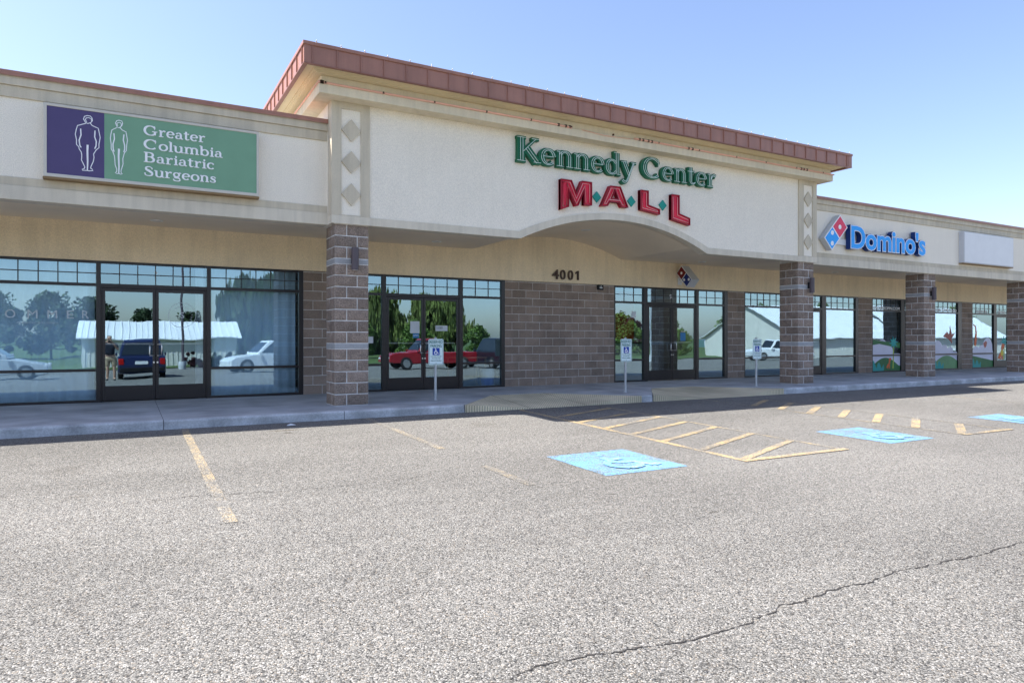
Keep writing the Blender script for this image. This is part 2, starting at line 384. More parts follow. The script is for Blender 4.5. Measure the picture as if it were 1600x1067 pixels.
for y in (6.55, 7.25, 7.98, 8.65, 9.30, 10.02, 10.72):
    bar((6.49,y-.68),(8.18,y),.105, yellow, .006, label='yellow diagonal stripe in the first access aisle')
A2 = 'thin yellow edge line of the second hatched access aisle'
bar((11.10,11.2),(11.10,5.80),.06, yellow_f, label=A2); bar((12.36,11.2),(12.36,5.8),.05, yellow_f, label=A2)
bar((11.08,5.76),(12.42,5.73),.10, yellow, .008, label='yellow closing line of the second hatched access aisle')
for y in (6.47, 7.19, 7.87, 8.53, 9.18, 9.85, 10.5):
    bar((11.16,y-.66),(12.30,y),.13, yellow, .006, label='yellow diagonal stripe in the second access aisle')
bar((17.2,11.2),(17.2,5.8),.09, yellow_f, label='faint yellow stall line beyond the third blue square')
def wheelchair(ox, oy, k):
    """worn white figure, drawn lying on the pad; x to the right, y towards the building"""
    st = [[(.46,.80),(.50,.84),(.54,.80),(.50,.76),(.46,.80)], [(.47,.70),(.47,.42),(.66,.42),(.76,.18),(.84,.20)], [(.48,.58),(.64,.58)],
          [(.40,.50),(.30,.40),(.30,.24),(.42,.13),(.56,.15),(.64,.28)]]
    for i, p in enumerate(st):
        for a, b in zip(p, p[1:]):
            bar((ox+a[0]*k, oy+a[1]*k), (ox+b[0]*k, oy+b[1]*k), .085*k, white_p, .008+i*.0012, name='painted_symbol')
for x0, x1, y0, y1, l in ((4.42,5.58,5.86,7.05,'worn blue painted square nearest the camera with a white wheelchair figure'),
                     (9.25,10.32,5.76,6.95,'worn blue painted square between the two hatched aisles'),
                     (13.40,14.50,5.9,6.9,'worn blue painted square farthest right in the lot')):
    sheet('painted_square', [(x0,y0),(x1,y0),(x1,y1),(x0,y1)], blue_p, .004, l)
    cx = x0 + .05; cy = y0+.04; k = x1-x0-.1
    st = [[(.55,.86),(.50,.86)], [(.47,.74),(.45,.44),(.66,.42),(.76,.18),(.86,.22)], [(.48,.60),(.64,.60)], [(.40,.52),(.29,.40),(.29,.26),(.40,.14),(.56,.16),(.64,.28)]]
    mbw = MB(); idx = 0
    for p in st:
        for a, b in zip(p, p[1:]):
            a, b = Vector(a), Vector(b); d = (b-a).normalized(); n = Vector((-d.y, d.x))*.045
            q = [a-n, b-n, b+n, a+n]; o = len(mbw.v); idx += 1
            mbw.v += [(cx+v.x*k, cy+v.y*k, gz(cy+v.y*k)+.008+.0008*idx) for v in q]; mbw.f.append((o, o+1, o+2, o+3))
    struct(mbw.obj('painted_symbol', white_p), 'worn white wheelchair figure on '+l.replace('worn ', 'the ').replace(' with a white wheelchair figure', ''))
def crack(pts, wd, label, seed):
    rnd = random.Random(seed); L = []
    for a, b in zip(pts, pts[1:]):
        n = max(2, int(math.dist(a, b)/.022))
        for i in range(n): L.append((a[0]+(b[0]-a[0])*i/n, a[1]+(b[1]-a[1])*i/n))
    L.append(pts[-1]); mb = MB(); dy = 0
    for i, (x, y) in enumerate(L):
        dy = dy*.88 + rnd.gauss(0, .0075); ww = wd*max(.12, rnd.gauss(.75,.5))
        mb.v += [(x, y+dy-ww/2, gz(y)+.003), (x, y+dy+ww/2, gz(y)+.003)]
    mb.f = [(2*i, 2*i+2, 2*i+3, 2*i+1) for i in range(len(L)-1)]
    struct(mb.obj('crack', crack_m, fix=False), label)
crack([(.9,2.75),(1.52,2.70),(1.86,2.71),(2.39,2.62),(2.87,2.58),(3.42,2.67),(4.02,2.68),(4.68,2.66),(5.84,2.61),(7.2,2.66),(9,2.6)], .012, 'long thin crack across the near asphalt', 3)
crack([(.13,6.81),(.5,6.86),(.98,6.74),(1.49,6.68),(2.25,6.66),(2.68,6.71)], .008, 'short hairline crack crossing the left stall line', 5)
crack([(5.0,6.3),(5.9,6.0),(6.5,5.86)], .008, 'hairline crack between the first blue square and the aisle', 8)

# ---------------------------------------------------------------- sidewalk, kerb, ramps
YF, YW = 11.3, 15.1
walk = MB(); kerb = MB(); joints = MB()
def slab(x0, x1, yf):
    if yf == YF: walk.box(x0+.004, x1-.004, yf+.15, YW+.1, -.3, 0)
cuts = [-12,-9.4,-6.9,-4.4,-2,.45,3.13,5.33]
RAMPS = [(5.33,6.72,8.02,9.46),(9.75,11.12,12.45,13.88)]
def prism_slab(mb, pts, z0=-.3, z1=0): mb.poly_xy(pts, z0, z1)
def straight(c):
    for a, b in zip(c, c[1:]):
        walk.box(a+.004, b-.004, YF+.15, YW+.1, -.3, 0)
        # kerb with a rounded nose
        pr = [(YF+.146,-.3),(YF,-.3),(YF+.004,-.03),(YF+.012,-.012),(YF+.03,-.002),(YF+.05,0),(YF+.146,0)]
        n = len(pr); vs = [(a+.005, y, z) for y, z in pr] + [(b-.005, y, z) for y, z in pr]
        kerb.add(vs, [tuple(range(n)), tuple(range(2*n-1, n-1, -1))] + [(i, (i+1) % n, (i+1) % n+n, i+n) for i in range(n)])
        joints.box(b-.005, b+.005, YF+.012, YW, -.2, -.006)
straight(cuts); straight([9.46, 9.75])
straight([13.88,14.9,15.9,18.2,20.4,23.55,26.3,27.1,30.6,33.5,37,41,46,52,60])
for (a, b, c, d) in RAMPS:
    yb = 12.95
    walk.poly_xy([(a+.005,YF+.01),(b,yb),(b,YW+.1),(a+.005,YW+.1)], -.3, 0)
    walk.poly_xy([(b+.004,yb),(c-.004,yb),(c-.004,YW+.1),(b+.004,YW+.1)], -.3, 0)
    walk.poly_xy([(c,yb),(d-.005,YF+.01),(d-.005,YW+.1),(c,YW+.1)], -.3, 0)
    zf = -.128; e = .008
    rm = MB(); P = [(a+.012,YF,-.004),(b,YF-.01,zf),(c,YF-.01,zf),(d-.012,YF,-.004),(c,yb-e,-.002),(b,yb-e,-.002)]
    rm.v = P + [(x, y, -.35) for x, y, z in P]
    rm.f = [(0,1,5),(1,2,4,5),(2,3,4)] + [(i, i+6, (i+1) % 6+6, (i+1) % 6) for i in range(6)]
    r = rm.obj('kerb_ramp', ramp_m)
    struct(r, 'sandy grooved kerb ramp with flared sides ' + ('in front of the block wall' if a < 7 else 'in front of the doors numbered nine'))
    jm = MB()
    for x in (b, c): jm.add([(x-.006,YF-.011,zf+.003),(x+.006,YF-.011,zf+.003),(x+.006,yb-e,.002),(x-.006,yb-e,.002)], [(0,1,2,3)])
    struct(jm.obj('ramp_joint', joint_m))
    for x0, x1, yy in ((6.44,7.3,12.4),) if a < 7 else ((11.1,12.0,12.4),(9.9,10.8,11.9)): pass
struct(walk.obj('sidewalk', walk_m), 'grey concrete sidewalk under the canopy')
struct(kerb.obj('kerb', kerb_m), 'raised concrete kerb along the sidewalk')
struct(joints.obj('sidewalk_joint', joint_m))

# ---------------------------------------------------------------- the building
B = thing('shopping_center', 'long single-storey strip of shops with a tall cream centre tower and brown metal roof edge', 'building', (9.6, 15.1, 0))
XL, XR, YT, YL = 3.134, 16.215, 12.15, 12.466
def part(mb, name, m, parent=B, **k): return mb.obj(name, m, parent, **k)
def wing(x0, x1):
    f = part(MB().box(x0, x1, YL, YL+.25, 3.40, 4.762), 'wing_fascia', stucco)
    t = MB()
    t.box(x0, x1, YL-.028, YL, 4.762, 4.932); t.box(x0, x1, YL-.055, YL, 4.934, 5.082)
    t.box(x0, x1, YL, YL+.25, 4.762, 5.082)
    t.box(x0, x1, YL-.022, YL, 3.463, 3.59)
    part(t, 'fascia_band', trim, f, bevel=.006)
    part(MB().box(x0, x1, YL-.045, YL+.0, 3.25, 3.461).box(x0, x1, YL, YL+.25, 3.25, 3.40), 'lower_band', trim_l, f, bevel=.006)
    part(MB().box(x0, x1, YL-.085, YL+.30, 5.084, 5.14).box(x0, x1, YL-.088, YL-.083, 5.06, 5.10), 'metal_coping', metal, f, bevel=.004)
wing(-9, XL); wing(XR, 50)
# soffit, with the vault behind the arch
def arch(x, base, x0=7.0, x1=12.18, rise=.58):
    cx, hc = (x0+x1)/2, (x1-x0)/2
    if abs(x-cx) >= hc: return base
    Rr = (hc*hc+rise*rise)/(2*rise); return base + math.sqrt(Rr*Rr-(x-cx)**2)-(Rr-rise)
AX = [7.0+5.18*i/48 for i in range(49)]
low = [(XL, 3.25)] + [(x, arch(x, 3.25)) for x in AX] + [(XR, 3.25)]
so = MB()
xs = [XL] + AX + [XR]; zs = [max(3.385, arch(x, 3.25)) for x in xs]; n = len(xs)
so.v = [(x, YT+.2, z) for x, z in zip(xs, zs)] + [(x, YW+.2, z) for x, z in zip(xs, zs)] + [(x, YT+.2, z+.05) for x, z in zip(xs, zs)] + [(x, YW+.2, z+.05) for x, z in zip(xs, zs)]
for i in range(n-1): so.f += [(i, i+1, n+i+1, n+i), (2*n+i, 3*n+i, 3*n+i+1, 2*n+i+1)]
so.box(-9, XL, YL+.24, YW+.2, 3.385, 3.43); so.box(XR, 50, YL+.24, YW+.2, 3.385, 3.43)
part(so, 'soffit', soffit_m, fix=False)
part(MB().box(-9, 50, YL+.2, 24, 4.86, 4.95), 'flat_roof', surf('grey_roofing', (.3,.3,.3)))
part(MB().box(-9, 50, 23.9, 24.1, -.2, 4.86).box(-9.1, -8.95, 15.2, 24, -.2, 4.86).box(49.95, 50.1, 15.2, 24, -.2, 4.86), 'rear_wall', tan)
# tower
tw = part(MB().poly_xz([(3.83,5.42),(3.83,3.30)] + [(x, z+.03) for x, z in low[1:-1]] + [(15.497,3.30),(15.497,5.42)], YT+.03, YT+.22), 'tower_wall', stucco)
pan = [(15.497, 3.395)] + [(x, arch(x, 3.395, 6.96, 12.22, .575)) for x in reversed([6.96+5.26*i/48 for i in range(49)])] + [(3.83, 3.395)]
part(MB().poly_xz(low + [(XR, 3.395)] + pan + [(XL, 3.395)], YT, YT+.25), 'arched_beam', trim_l, tw)
for x0, x1, i0, i1 in ((XL, 3.83, 3.31, 3.665), (15.497, XR, 15.69, 16.045)):
    pl = part(MB().poly_xz([(x0,3.397),(x1,3.397),(x1,5.42),(x0,5.42)], YT, YT+.22, [[(i0,3.41),(i0,5.30),(i1,5.30),(i1,3.41)]]), 'pilaster', trim)
    part(MB().box(i0, i1, YT+.022, YT+.2, 3.41, 5.30), 'inset_panel', stucco, pl)
    for zc in (4.928, 4.36, 3.783):
        cx = (i0+i1)/2
        part(MB().poly_xz([(cx-.176,zc),(cx,zc-.2),(cx+.176,zc),(cx,zc+.2)], YT-.012, YT+.021), 'diamond_ornament', trim, pl)
YB = 19.5
part(MB().box(XL, XL+.2, YT+.25, YB, 3.44, 5.42).box(XR-.2, XR, YT+.25, YB, 3.44, 5.42).box(XL, XL+.2, YT+.25, YL+.3, 3.25, 3.44).box(XR-.2, XR, YT+.25, YL+.3, 3.25, 3.44).box(XL, XR, YB-.2, YB, 4.9, 5.42), 'tower_side_wall', stucco, tw)
def ring(mb, d, z0, z1, inner):
    """U-shaped moulding round the tower front and sides, from overhang d back to overhang inner"""
    mb.box(XL-d, XR+d, YT-d, YT-inner, z0, z1)
    mb.box(XL-d, XL-inner, YT-inner, YB, z0, z1); mb.box(XR+inner, XR+d, YT-inner, YB, z0, z1)
co = MB(); ring(co, .285, 5.42, 5.585, -.2); ring(co, .245, 5.587, 5.735, -.2)
cn = part(co, 'cornice', cornice_m, bevel=.012)
c2 = MB(); ring(c2, .34, 5.737, 5.752, -.2); ring(c2, .375, 5.752, 5.768, -.2); ring(c2, .40, 5.768, 5.79, -.2); ring(c2, .585, 5.79, 5.80, .40)
part(c2, 'cornice_moulding', surf('yellow_cream_stucco', (.80,.68,.44), .9, .1), cn)
fa = MB(); d = .604; ZF0, ZF1 = 5.765, 6.055
fa.box(XL-d, XR+d, YT-d, YT-d+.03, ZF0, ZF1); fa.box(XL-d, XL-d+.03, YT-d+.03, YB, ZF0, ZF1); fa.box(XR+d-.03, XR+d, YT-d+.03, YB, ZF0, ZF1)
se = fa; x = XL-d+.13; SEAM = .4105
while x < XR+d-.03:
    se.box(x-.006, x+.006, YT-d-.022, YT-d, ZF0+.004, ZF1); x += SEAM
y = YT-d+.13
while y < YB:
    se.box(XL-d-.022, XL-d, y-.006, y+.006, ZF0+.004, ZF1); se.box(XR+d, XR+d+.022, y-.006, y+.006, ZF0+.004, ZF1); y += SEAM
se.box(XL-d-.006, XL-d+.12, YT-d-.006, YT-d, ZF0, ZF1); se.box(XR+d-.12, XR+d+.006, YT-d-.006, YT-d, ZF0, ZF1)
fas = part(fa, 'metal_fascia', metal)
cp = MB(); ring(cp, d+.024, ZF1, 6.115, .0); cp.box(XL, XR, YT, YB, ZF1, 6.08)
part(cp, 'metal_coping', metal, fas, bevel=.006)
dl = MB(); ring(dl, d+.012, ZF0-.016, ZF0, d-.06)
part(dl, 'drip_edge', metal_d, fas)
bm0 = MB().tube([(2.734,YT-d+.02,6.115),(2.734,YT-d+.02,6.135)], .006, 6).tube([(2.734,YT-d+.02,6.135),(2.734,YT-d+.02,6.15),(2.734,YT-d+.02,6.172)], [.008,.012,.005], 8)
bulb = part(bm0, 'roof_bulb', surf('clear_bulb', (.5,.5,.5), .2, .05), smooth=True)
for i in range(1, 35):
    c = bulb.copy(); C.objects.link(c); c.location = (.4125*i, 0, 0)
# neon tube on the cornice ledge
neon_o = surf('unlit_orange_neon', (.95,.52,.38), .3, .1, 6)
yn, zn = YT-.30, 5.592
tb = MB().tube([(XL-.30,YB,zn),(XL-.30,16,zn),(XL-.30,yn,zn),(7.6,yn,zn+.004),(8.05,yn,zn-.01)], .019, 6).tube([(8.3,yn,zn-.012),(8.9,yn,zn-.05),(9.6,yn,zn-.02)], .006, 6).tube([(9.7,yn,zn),(12,yn,zn+.003),(XR+.30,yn,zn)], .019, 6)
part(tb, 'neon_tube', neon_o, cn, smooth=True)
clips = []; rnd = random.Random(4)
xq = 2.95
while xq < XR+.3:
    clips.append((xq-.014, xq+.014, yn-.018, yn+.02, zn-.014, zn+.021)); xq += .95+rnd.random()*.35
for xq in (2.88, 2.9, 7.72, 7.9, 8.0, 9.85, 9.95, 10.1, 10.2, 11.3, 11.42, 15.2, 15.3, 15.42): clips.append((xq-.022, xq+.022, yn-.018, yn+.02, zn-.022, zn+.03))
for q in clips: part(MB().box(*q), 'tube_clip', surf('rusty_clip', (.09,.05,.035), .8), cn)

# storefront wall above the glass
uw = MB().box(-9, 3.2, YW-.04, YW+.12, 2.67, 3.44).box(3.2, 16.5, YW-.04, YW+.12, 2.67, 3.95).box(16.5, 50, YW-.04, YW+.12, 2.67, 3.44)
part(uw, 'upper_wall', tan)
# block wall panels
def block_wall(x0, x1):
    core = MB().box(x0, x1, YW+.0, YW+.15, -.02, 2.668); bl = MB(); r = 0; z = 0
    while z < 2.66:
        z1 = min(z+.1942, 2.664); x = x0 - (.2 if r % 2 else 0)
        while x < x1-.012:
            a, b = max(x, x0+.001), min(x+.3955, x1-.001)
            if b-a > .02: bl.box(a, b, YW-.003-random.random()*.002, YW+.004, z+.002, z1)
            x += .4064
        z += .2032; r += 1
    p = part(core, 'block_wall', mortar); part(bl, 'block_facing', block, p, fix=False)
for x0, x1 in ((-9,-3.65),(3.29,3.9),(8.237,11.655),(15.997,16.716),(22.38,23.155),(28.953,29.70),(35.1,36),(36,50)): block_wall(x0, x1)
# columns
from mathutils import noise as mnoise
def rough_face(mb, o, u, vdir, wd, ht, n, seed):
    """one split-face slab: origin o, width along u, up, outward normal n"""
    nu, nv = max(3, int(wd/.03)), 6; base = len(mb.v)
    for j in range(nv+1):
        for i in range(nu+1):
            a, b = i/nu, j/nv; p = o + u*(a*wd) + vdir*(b*ht)
            e = min(min(a, 1-a)*wd/.018, min(b, 1-b)*ht/.018, 1)
            q = p*11 + Vector((seed*3.1, seed*1.7, 0))
            h = .010*e + .012*(mnoise.noise(q)*.6+mnoise.noise(q*2.7)*.35)*e + .0015
            mb.v.append(tuple(p + n*h))
    for j in range(nv):
        for i in range(nu):
            k = base+j*(nu+1)+i; mb.f.append((k, k+1, k+nu+2, k+nu+1))
COURSES = [.2032]*5 + ['b'] + [.2032]*7 + ['b'] + [.2032]*3
def make_column(x0, x1, y0, y1):
    W, D = x1-x0, y1-y0
    core = MB().box(x0+.003, x1-.003, y0+.003, y1-.003, -.02, 3.39)
    col = part(core, 'column', mortar)
    bl = MB(); z = 0; Zv = Vector((0,0,1))
    for r, cz in enumerate(COURSES):
        if cz == 'b': z += .1; continue
        h = .188
        cut = .35 if r % 2 == 0 else .66
        for (ox, oy, ux, uy, L, nx, ny, c) in ((x0,y0,1,0,W,0,-1,cut),(x1,y0,0,1,D,1,0,1-cut),(x1,y1,-1,0,W,0,1,cut),(x0,y1,0,-1,D,-1,0,1-cut)):
            u = Vector((ux,uy,0)); nn = Vector((nx,ny,0)); o = Vector((ox,oy,z+.0075))
            for a, b in ((.004, c*L-.007), (c*L+.007, L-.004)):
                rough_face(bl, o+u*a-nn*.004, u, Zv, b-a, h, nn, r*7+nx*3+ny*5+a*10)
        z += cz
    part(bl, 'split_face_block', split, col, fix=False)
    z = .2032*5; bd = MB().box(x0-.002, x1+.002, y0-.002, y1+.002, z+.004, z+.096)
    z2 = .2032*12+.1; bd2 = MB().box(x0-.002, x1+.002, y0-.002, y1+.002, z2+.004, z2+.096)
    part(bd, 'stone_band', band_m, col, bevel=.012); part(bd2, 'stone_band', band_m, col, bevel=.012)
    return col
col1 = make_column(3.205, 3.82, 12.2, 12.8)
for off, dy in ((15.53-3.205, 0), (21.81-3.205, .29), (28.06-3.205, .29)):
    c = col1.copy(); C.objects.link(c); c.parent = B; c.matrix_parent_inverse = col1.matrix_parent_inverse.copy(); c.location = Vector(col1.location)+Vector((off,dy,0))
    for ch in list(col1.children):
        q = ch.copy(); C.objects.link(q); q.parent = c; q.matrix_parent_inverse = ch.matrix_parent_inverse.copy()

# storefronts
interior_m = surf('interior_wall', (.20,.20,.205), .8); int_floor = surf('interior_floor', (.16,.15,.14), .5)
YG = YW+.045
HEAD, TB1, TB0, LB1, LB0, SILL = 2.668, 2.245, 2.19, .632, .581, .05
def pane(x0, x1, z0, z1, name='window_pane', m=None):
    return part(MB().box(x0, x1, YG, YG+.006, z0, z1), name, m or glass)
def muntins(p, x0, x1):
    mb = MB(); k = max(1, round((x1-x0)/.305)); st = (x1-x0)/k
    for i in range(1, k): mb.box(x0+i*st-.009, x0+i*st+.009, YG-.012, YG-.002, TB1, 2.625)
    mb.box(x0, x1, YG-.010, YG-.0025, 2.428, 2.446)
    part(mb, 'muntin_grid', frame_m, p)
def door_leaf(x0, x1, hinge, push):
    z0, z1 = .02, 2.16; sw = .05
    y0, y1 = YW+.012, YW+.058
    mb = MB().box(x0, x0+sw, y0, y1, z0, z1).box(x1-sw, x1, y0, y1, z0, z1).box(x0+sw, x1-sw, y0, y1, z0, .30).box(x0+sw, x1-sw, y0, y1, 2.10, z1)
    dr = part(mb, 'entrance_door', frame_m, bevel=.003)
    gp = part(MB().box(x0+sw, x1-sw, YW+.03, YW+.036, .30, 2.10), 'door_pane', door_glass, dr)
    hx = x1-.10 if hinge == 'L' else x0+.10
    ex = x1-.028 if hinge == 'L' else x0+.028
    hd = MB().tube([(ex,y0,1.09),(ex,y0-.05,1.09),(hx,y0-.055,1.09),(hx-(.0),y0-.06,1.05),(hx,y0-.06,.91),(hx,y0-.055,.87),(ex,y0-.05,.87),(ex,y0,.87)], .0125, 8)
    part(hd, 'pull_handle', alu, dr, smooth=True)
    part(MB().box(x0+sw, x1-sw, YW+.075, YW+.10, 1.085, 1.115), 'push_bar', alu, dr)
    part(MB().tube([(ex,y0,.74),(ex,y0-.012,.74)], .018, 10), 'lock_cylinder', alu, dr)
    return dr, gp
PANES = {}
def storefront(key, x0, x1, cells):
    """cells: ('W'|'D', xa, xb); frame fills the rest"""
    fr = MB(); y0, y1 = YW, YW+.10
    edges = [x0] + [v for c in cells for v in c[1:]] + [x1]
    for a, b in zip(edges[0::2], edges[1::2]): fr.box(a, b, y0-.002, y1, 0, HEAD)
    for i, (k, a, b) in enumerate(cells):
        fr.box(a, b, y0, y1, 2.625, HEAD); fr.box(a, b, y0, y1, TB0, TB1)
        t = pane(a, b, TB1, 2.625, 'transom_pane'); muntins(t, a, b); PANES[key, i, 't'] = t
        if k == 'W':
            fr.box(a, b, y0, y1, LB0, LB1); fr.box(a, b, y0, y1, 0, SILL)
            PANES[key, i, 'u'] = pane(a, b, LB1, TB0); PANES[key, i, 'l'] = pane(a, b, SILL, LB0)
        else:
            fr.box(a, a+.018, y0+.005, y1, 0, TB0); fr.box(b-.018, b, y0+.005, y1, 0, TB0); fr.box(a+.018, b-.018, y0+.005, y1, 2.165, TB0)
            m = (a+b)/2
            d1, g1 = door_leaf(a+.022, m-.004, 'L', 1); d2, g2 = door_leaf(m+.004, b-.022, 'R', 1)
            PANES[key, i, 'd1'] = d1; PANES[key, i, 'd2'] = d2
    part(fr, 'storefront_frame', frame_m, bevel=.003)
    sh = MB(); sh.box(x0-.1, x1+.1, 19.6, 19.7, 0, 3.05); sh.box(x0-.2, x0-.1, YW+.15, 19.7, 0, 3.05); sh.box(x1+.1, x1+.2, YW+.15, 19.7, 0, 3.05); sh.box(x0-.2, x1+.2, YW+.15, 19.7, 3.05, 3.1)
    r = part(sh, 'interior_shell', interior_m)
    part(MB().box(x0-.2, x1+.2, YW+.1, 19.7, -.05, .005), 'interior_floor', int_floor, r)
storefront(1, -3.65, 3.29, [('W',-3.55,-.535),('D',-.458,1.384),('W',1.457,3.194)])
storefront(2, 3.90, 8.237, [('W',3.985,5.046),('D',5.144,6.985),('W',7.079,8.139)])
storefront(3, 11.655, 15.997, [('W',11.70,12.705),('D',12.845,14.704),('W',14.806,15.86)])
storefront(4, 16.716, 22.38, [('W',16.76,18.5),('D',18.6,20.42),('W',20.64,22.225)])
storefront(5, 23.155, 28.953, [('W',23.2,24.894),('D',25.09,26.95),('W',27.05,28.678)])
storefront(6, 29.70, 35.1, [('W',29.74,31.355),('D',31.556,33.4),('W',33.5,35.0)])

# vinyl lettering and pictures on the glass (sub-parts of their pane)
yv0, yv1 = YG-.0045, YG-.001
def vinyl(mb, m, p, name='vinyl_lettering'): return part(mb, name, m, p, fix=False)
for ch, xx in zip('OMMER', (-1.93,-1.60,-1.30,-1.0,-.76)): vinyl(text(ch, xx, 1.575, .15, yv0, yv1, .15 if ch in 'OM' else .11), ghost_v, PANES[1,0,'u'])
vinyl(text('PHOTO STUDIO', -1.76, 1.475, .028, yv0, yv1, .62), ghost_v, PANES[1,0,'u'])
vinyl(text('7', .44, 2.405, .10, yv0, yv1, .055, .02), white_v, PANES[1,1,'t'])
vinyl(text('1', 6.05, 2.41, .06, yv0, yv1), white_v, PANES[2,1,'t'])
vinyl(text('9', 13.70, 2.37, .11, yv0, yv1, .09, .02), white_v, PANES[3,1,'t'])
em = MB(); yd0, yd1 = YW+.0265, YW+.0295; cx, cz, rr = .933, 1.667, .245
em.ribbon([(cx+rr*math.cos(a), cz+rr*math.sin(a), .008) for a in [2*math.pi*i/48 for i in range(49)]], yd0, yd1)
def tilt(mb, ang, px, pz):
    ca, sa = math.cos(ang), math.sin(ang); return mb.map(lambda p: (px+(p.x-px)*ca-(p.z-pz)*sa, p.y, pz+(p.x-px)*sa+(p.z-pz)*ca))
for i, ch in enumerate('SOMMER STUDIO'):
    if ch == ' ': continue
    a = R(140-i*17); t = text(ch, cx+.175*math.cos(a), cz+.175*math.sin(a)-.016, .032, yd0, yd1, None, 0, .69, 'CENTER')
    tilt(t, a-math.pi/2, cx+.175*math.cos(a), cz+.175*math.sin(a)); em.add(t.v, t.f)
t = text('S', cx, cz-.055, .11, yd0, yd1, .075, 0, .69, 'CENTER'); em.add(t.v, t.f)
vinyl(em, ghost_v, PANES[1,1,'d2'], 'round_emblem')
dv0, dv1 = YW+.0265, YW+.0295
def blob(cx, cz, rx, rz, n=20, a0=0, a1=360): return [(cx+rx*math.cos(R(a0+(a1-a0)*i/n)), cz+rz*math.sin(R(a0+(a1-a0)*i/n))) for i in range(n if a1-a0 == 360 else n+1)]
green_v = surf('green_vinyl', (.05,.20,.07), .5, .25, 2); green2 = surf('light_green_vinyl', (.16,.36,.16), .5, .2, 2); teal_v = surf('teal_vinyl', (.03,.38,.36), .5, .1, 3)
orange_v = surf('orange_vinyl', (.75,.16,.05), .5, .1, 3); yel_v = surf('yellow_vinyl', (.75,.55,.05), .5, .1, 3); cloud_v = surf('lilac_white_vinyl', (.74,.74,.86), .5, .06, 2)
lime_v = surf('lime_vinyl', (.40,.55,.08), .5, .1, 3); red_v = surf('rust_vinyl', (.45,.13,.10), .5, .2, 3)
def clip_poly(pts, x0, x1, z0, z1):
    return [(min(max(a, x0), x1), min(max(b, z0), z1)) for a, b in pts]
def cloud(x0, x1, zl, bumps, z0):
    """a bank of cloud from z0 up; bumps (x, r)"""
    top = []
    n = 60
    for i in range(n+1):
        x = x0+(x1-x0)*i/n; z = zl
        for bx, bz, br in bumps:
            if abs(x-bx) < br: z = max(z, bz+math.sqrt(br*br-(x-bx)**2))
        top.append((x, z))
    return [(x1, z0), (x0, z0)] + top
def hill(x0, x1, z0, f, n=24): return [(x1, z0), (x0, z0)] + [(x0+(x1-x0)*i/n, f(i/n)) for i in range(n+1)]
def palm(x, z0, z1, s, y0, y1):
    tr = MB().ribbon([(x-.02*s,z0,.07*s),(x,(z0+z1)/2,.06*s),(x+.01*s,z1,.05*s)], y0, y1)
    fr = []
    for i in range(16):
        a = R(22.5*i+8); r_ = (.30 if i % 2 == 0 else .13)*s; fr.append((x+r_*1.05*math.cos(a), z1+.05*s+r_*.9*math.sin(a)))
    return tr, MB().poly_xz(fr, y0-.0008, y1)
def dino_shape(x, z, s, y0, y1, fl=1):
    pts = [(-.30,.02),(-.12,.10),(-.10,.0),(0,.0),(0,.12),(.10,.12),(.10,0),(.20,0),(.20,.28),(.24,.55),(.34,.62),(.36,.74),(.18,.80),(.08,.70),(.06,.42),(-.10,.30)]
    return MB().poly_xz([(x+a*s*fl, z+b*s) for a, b in pts], y0, y1)
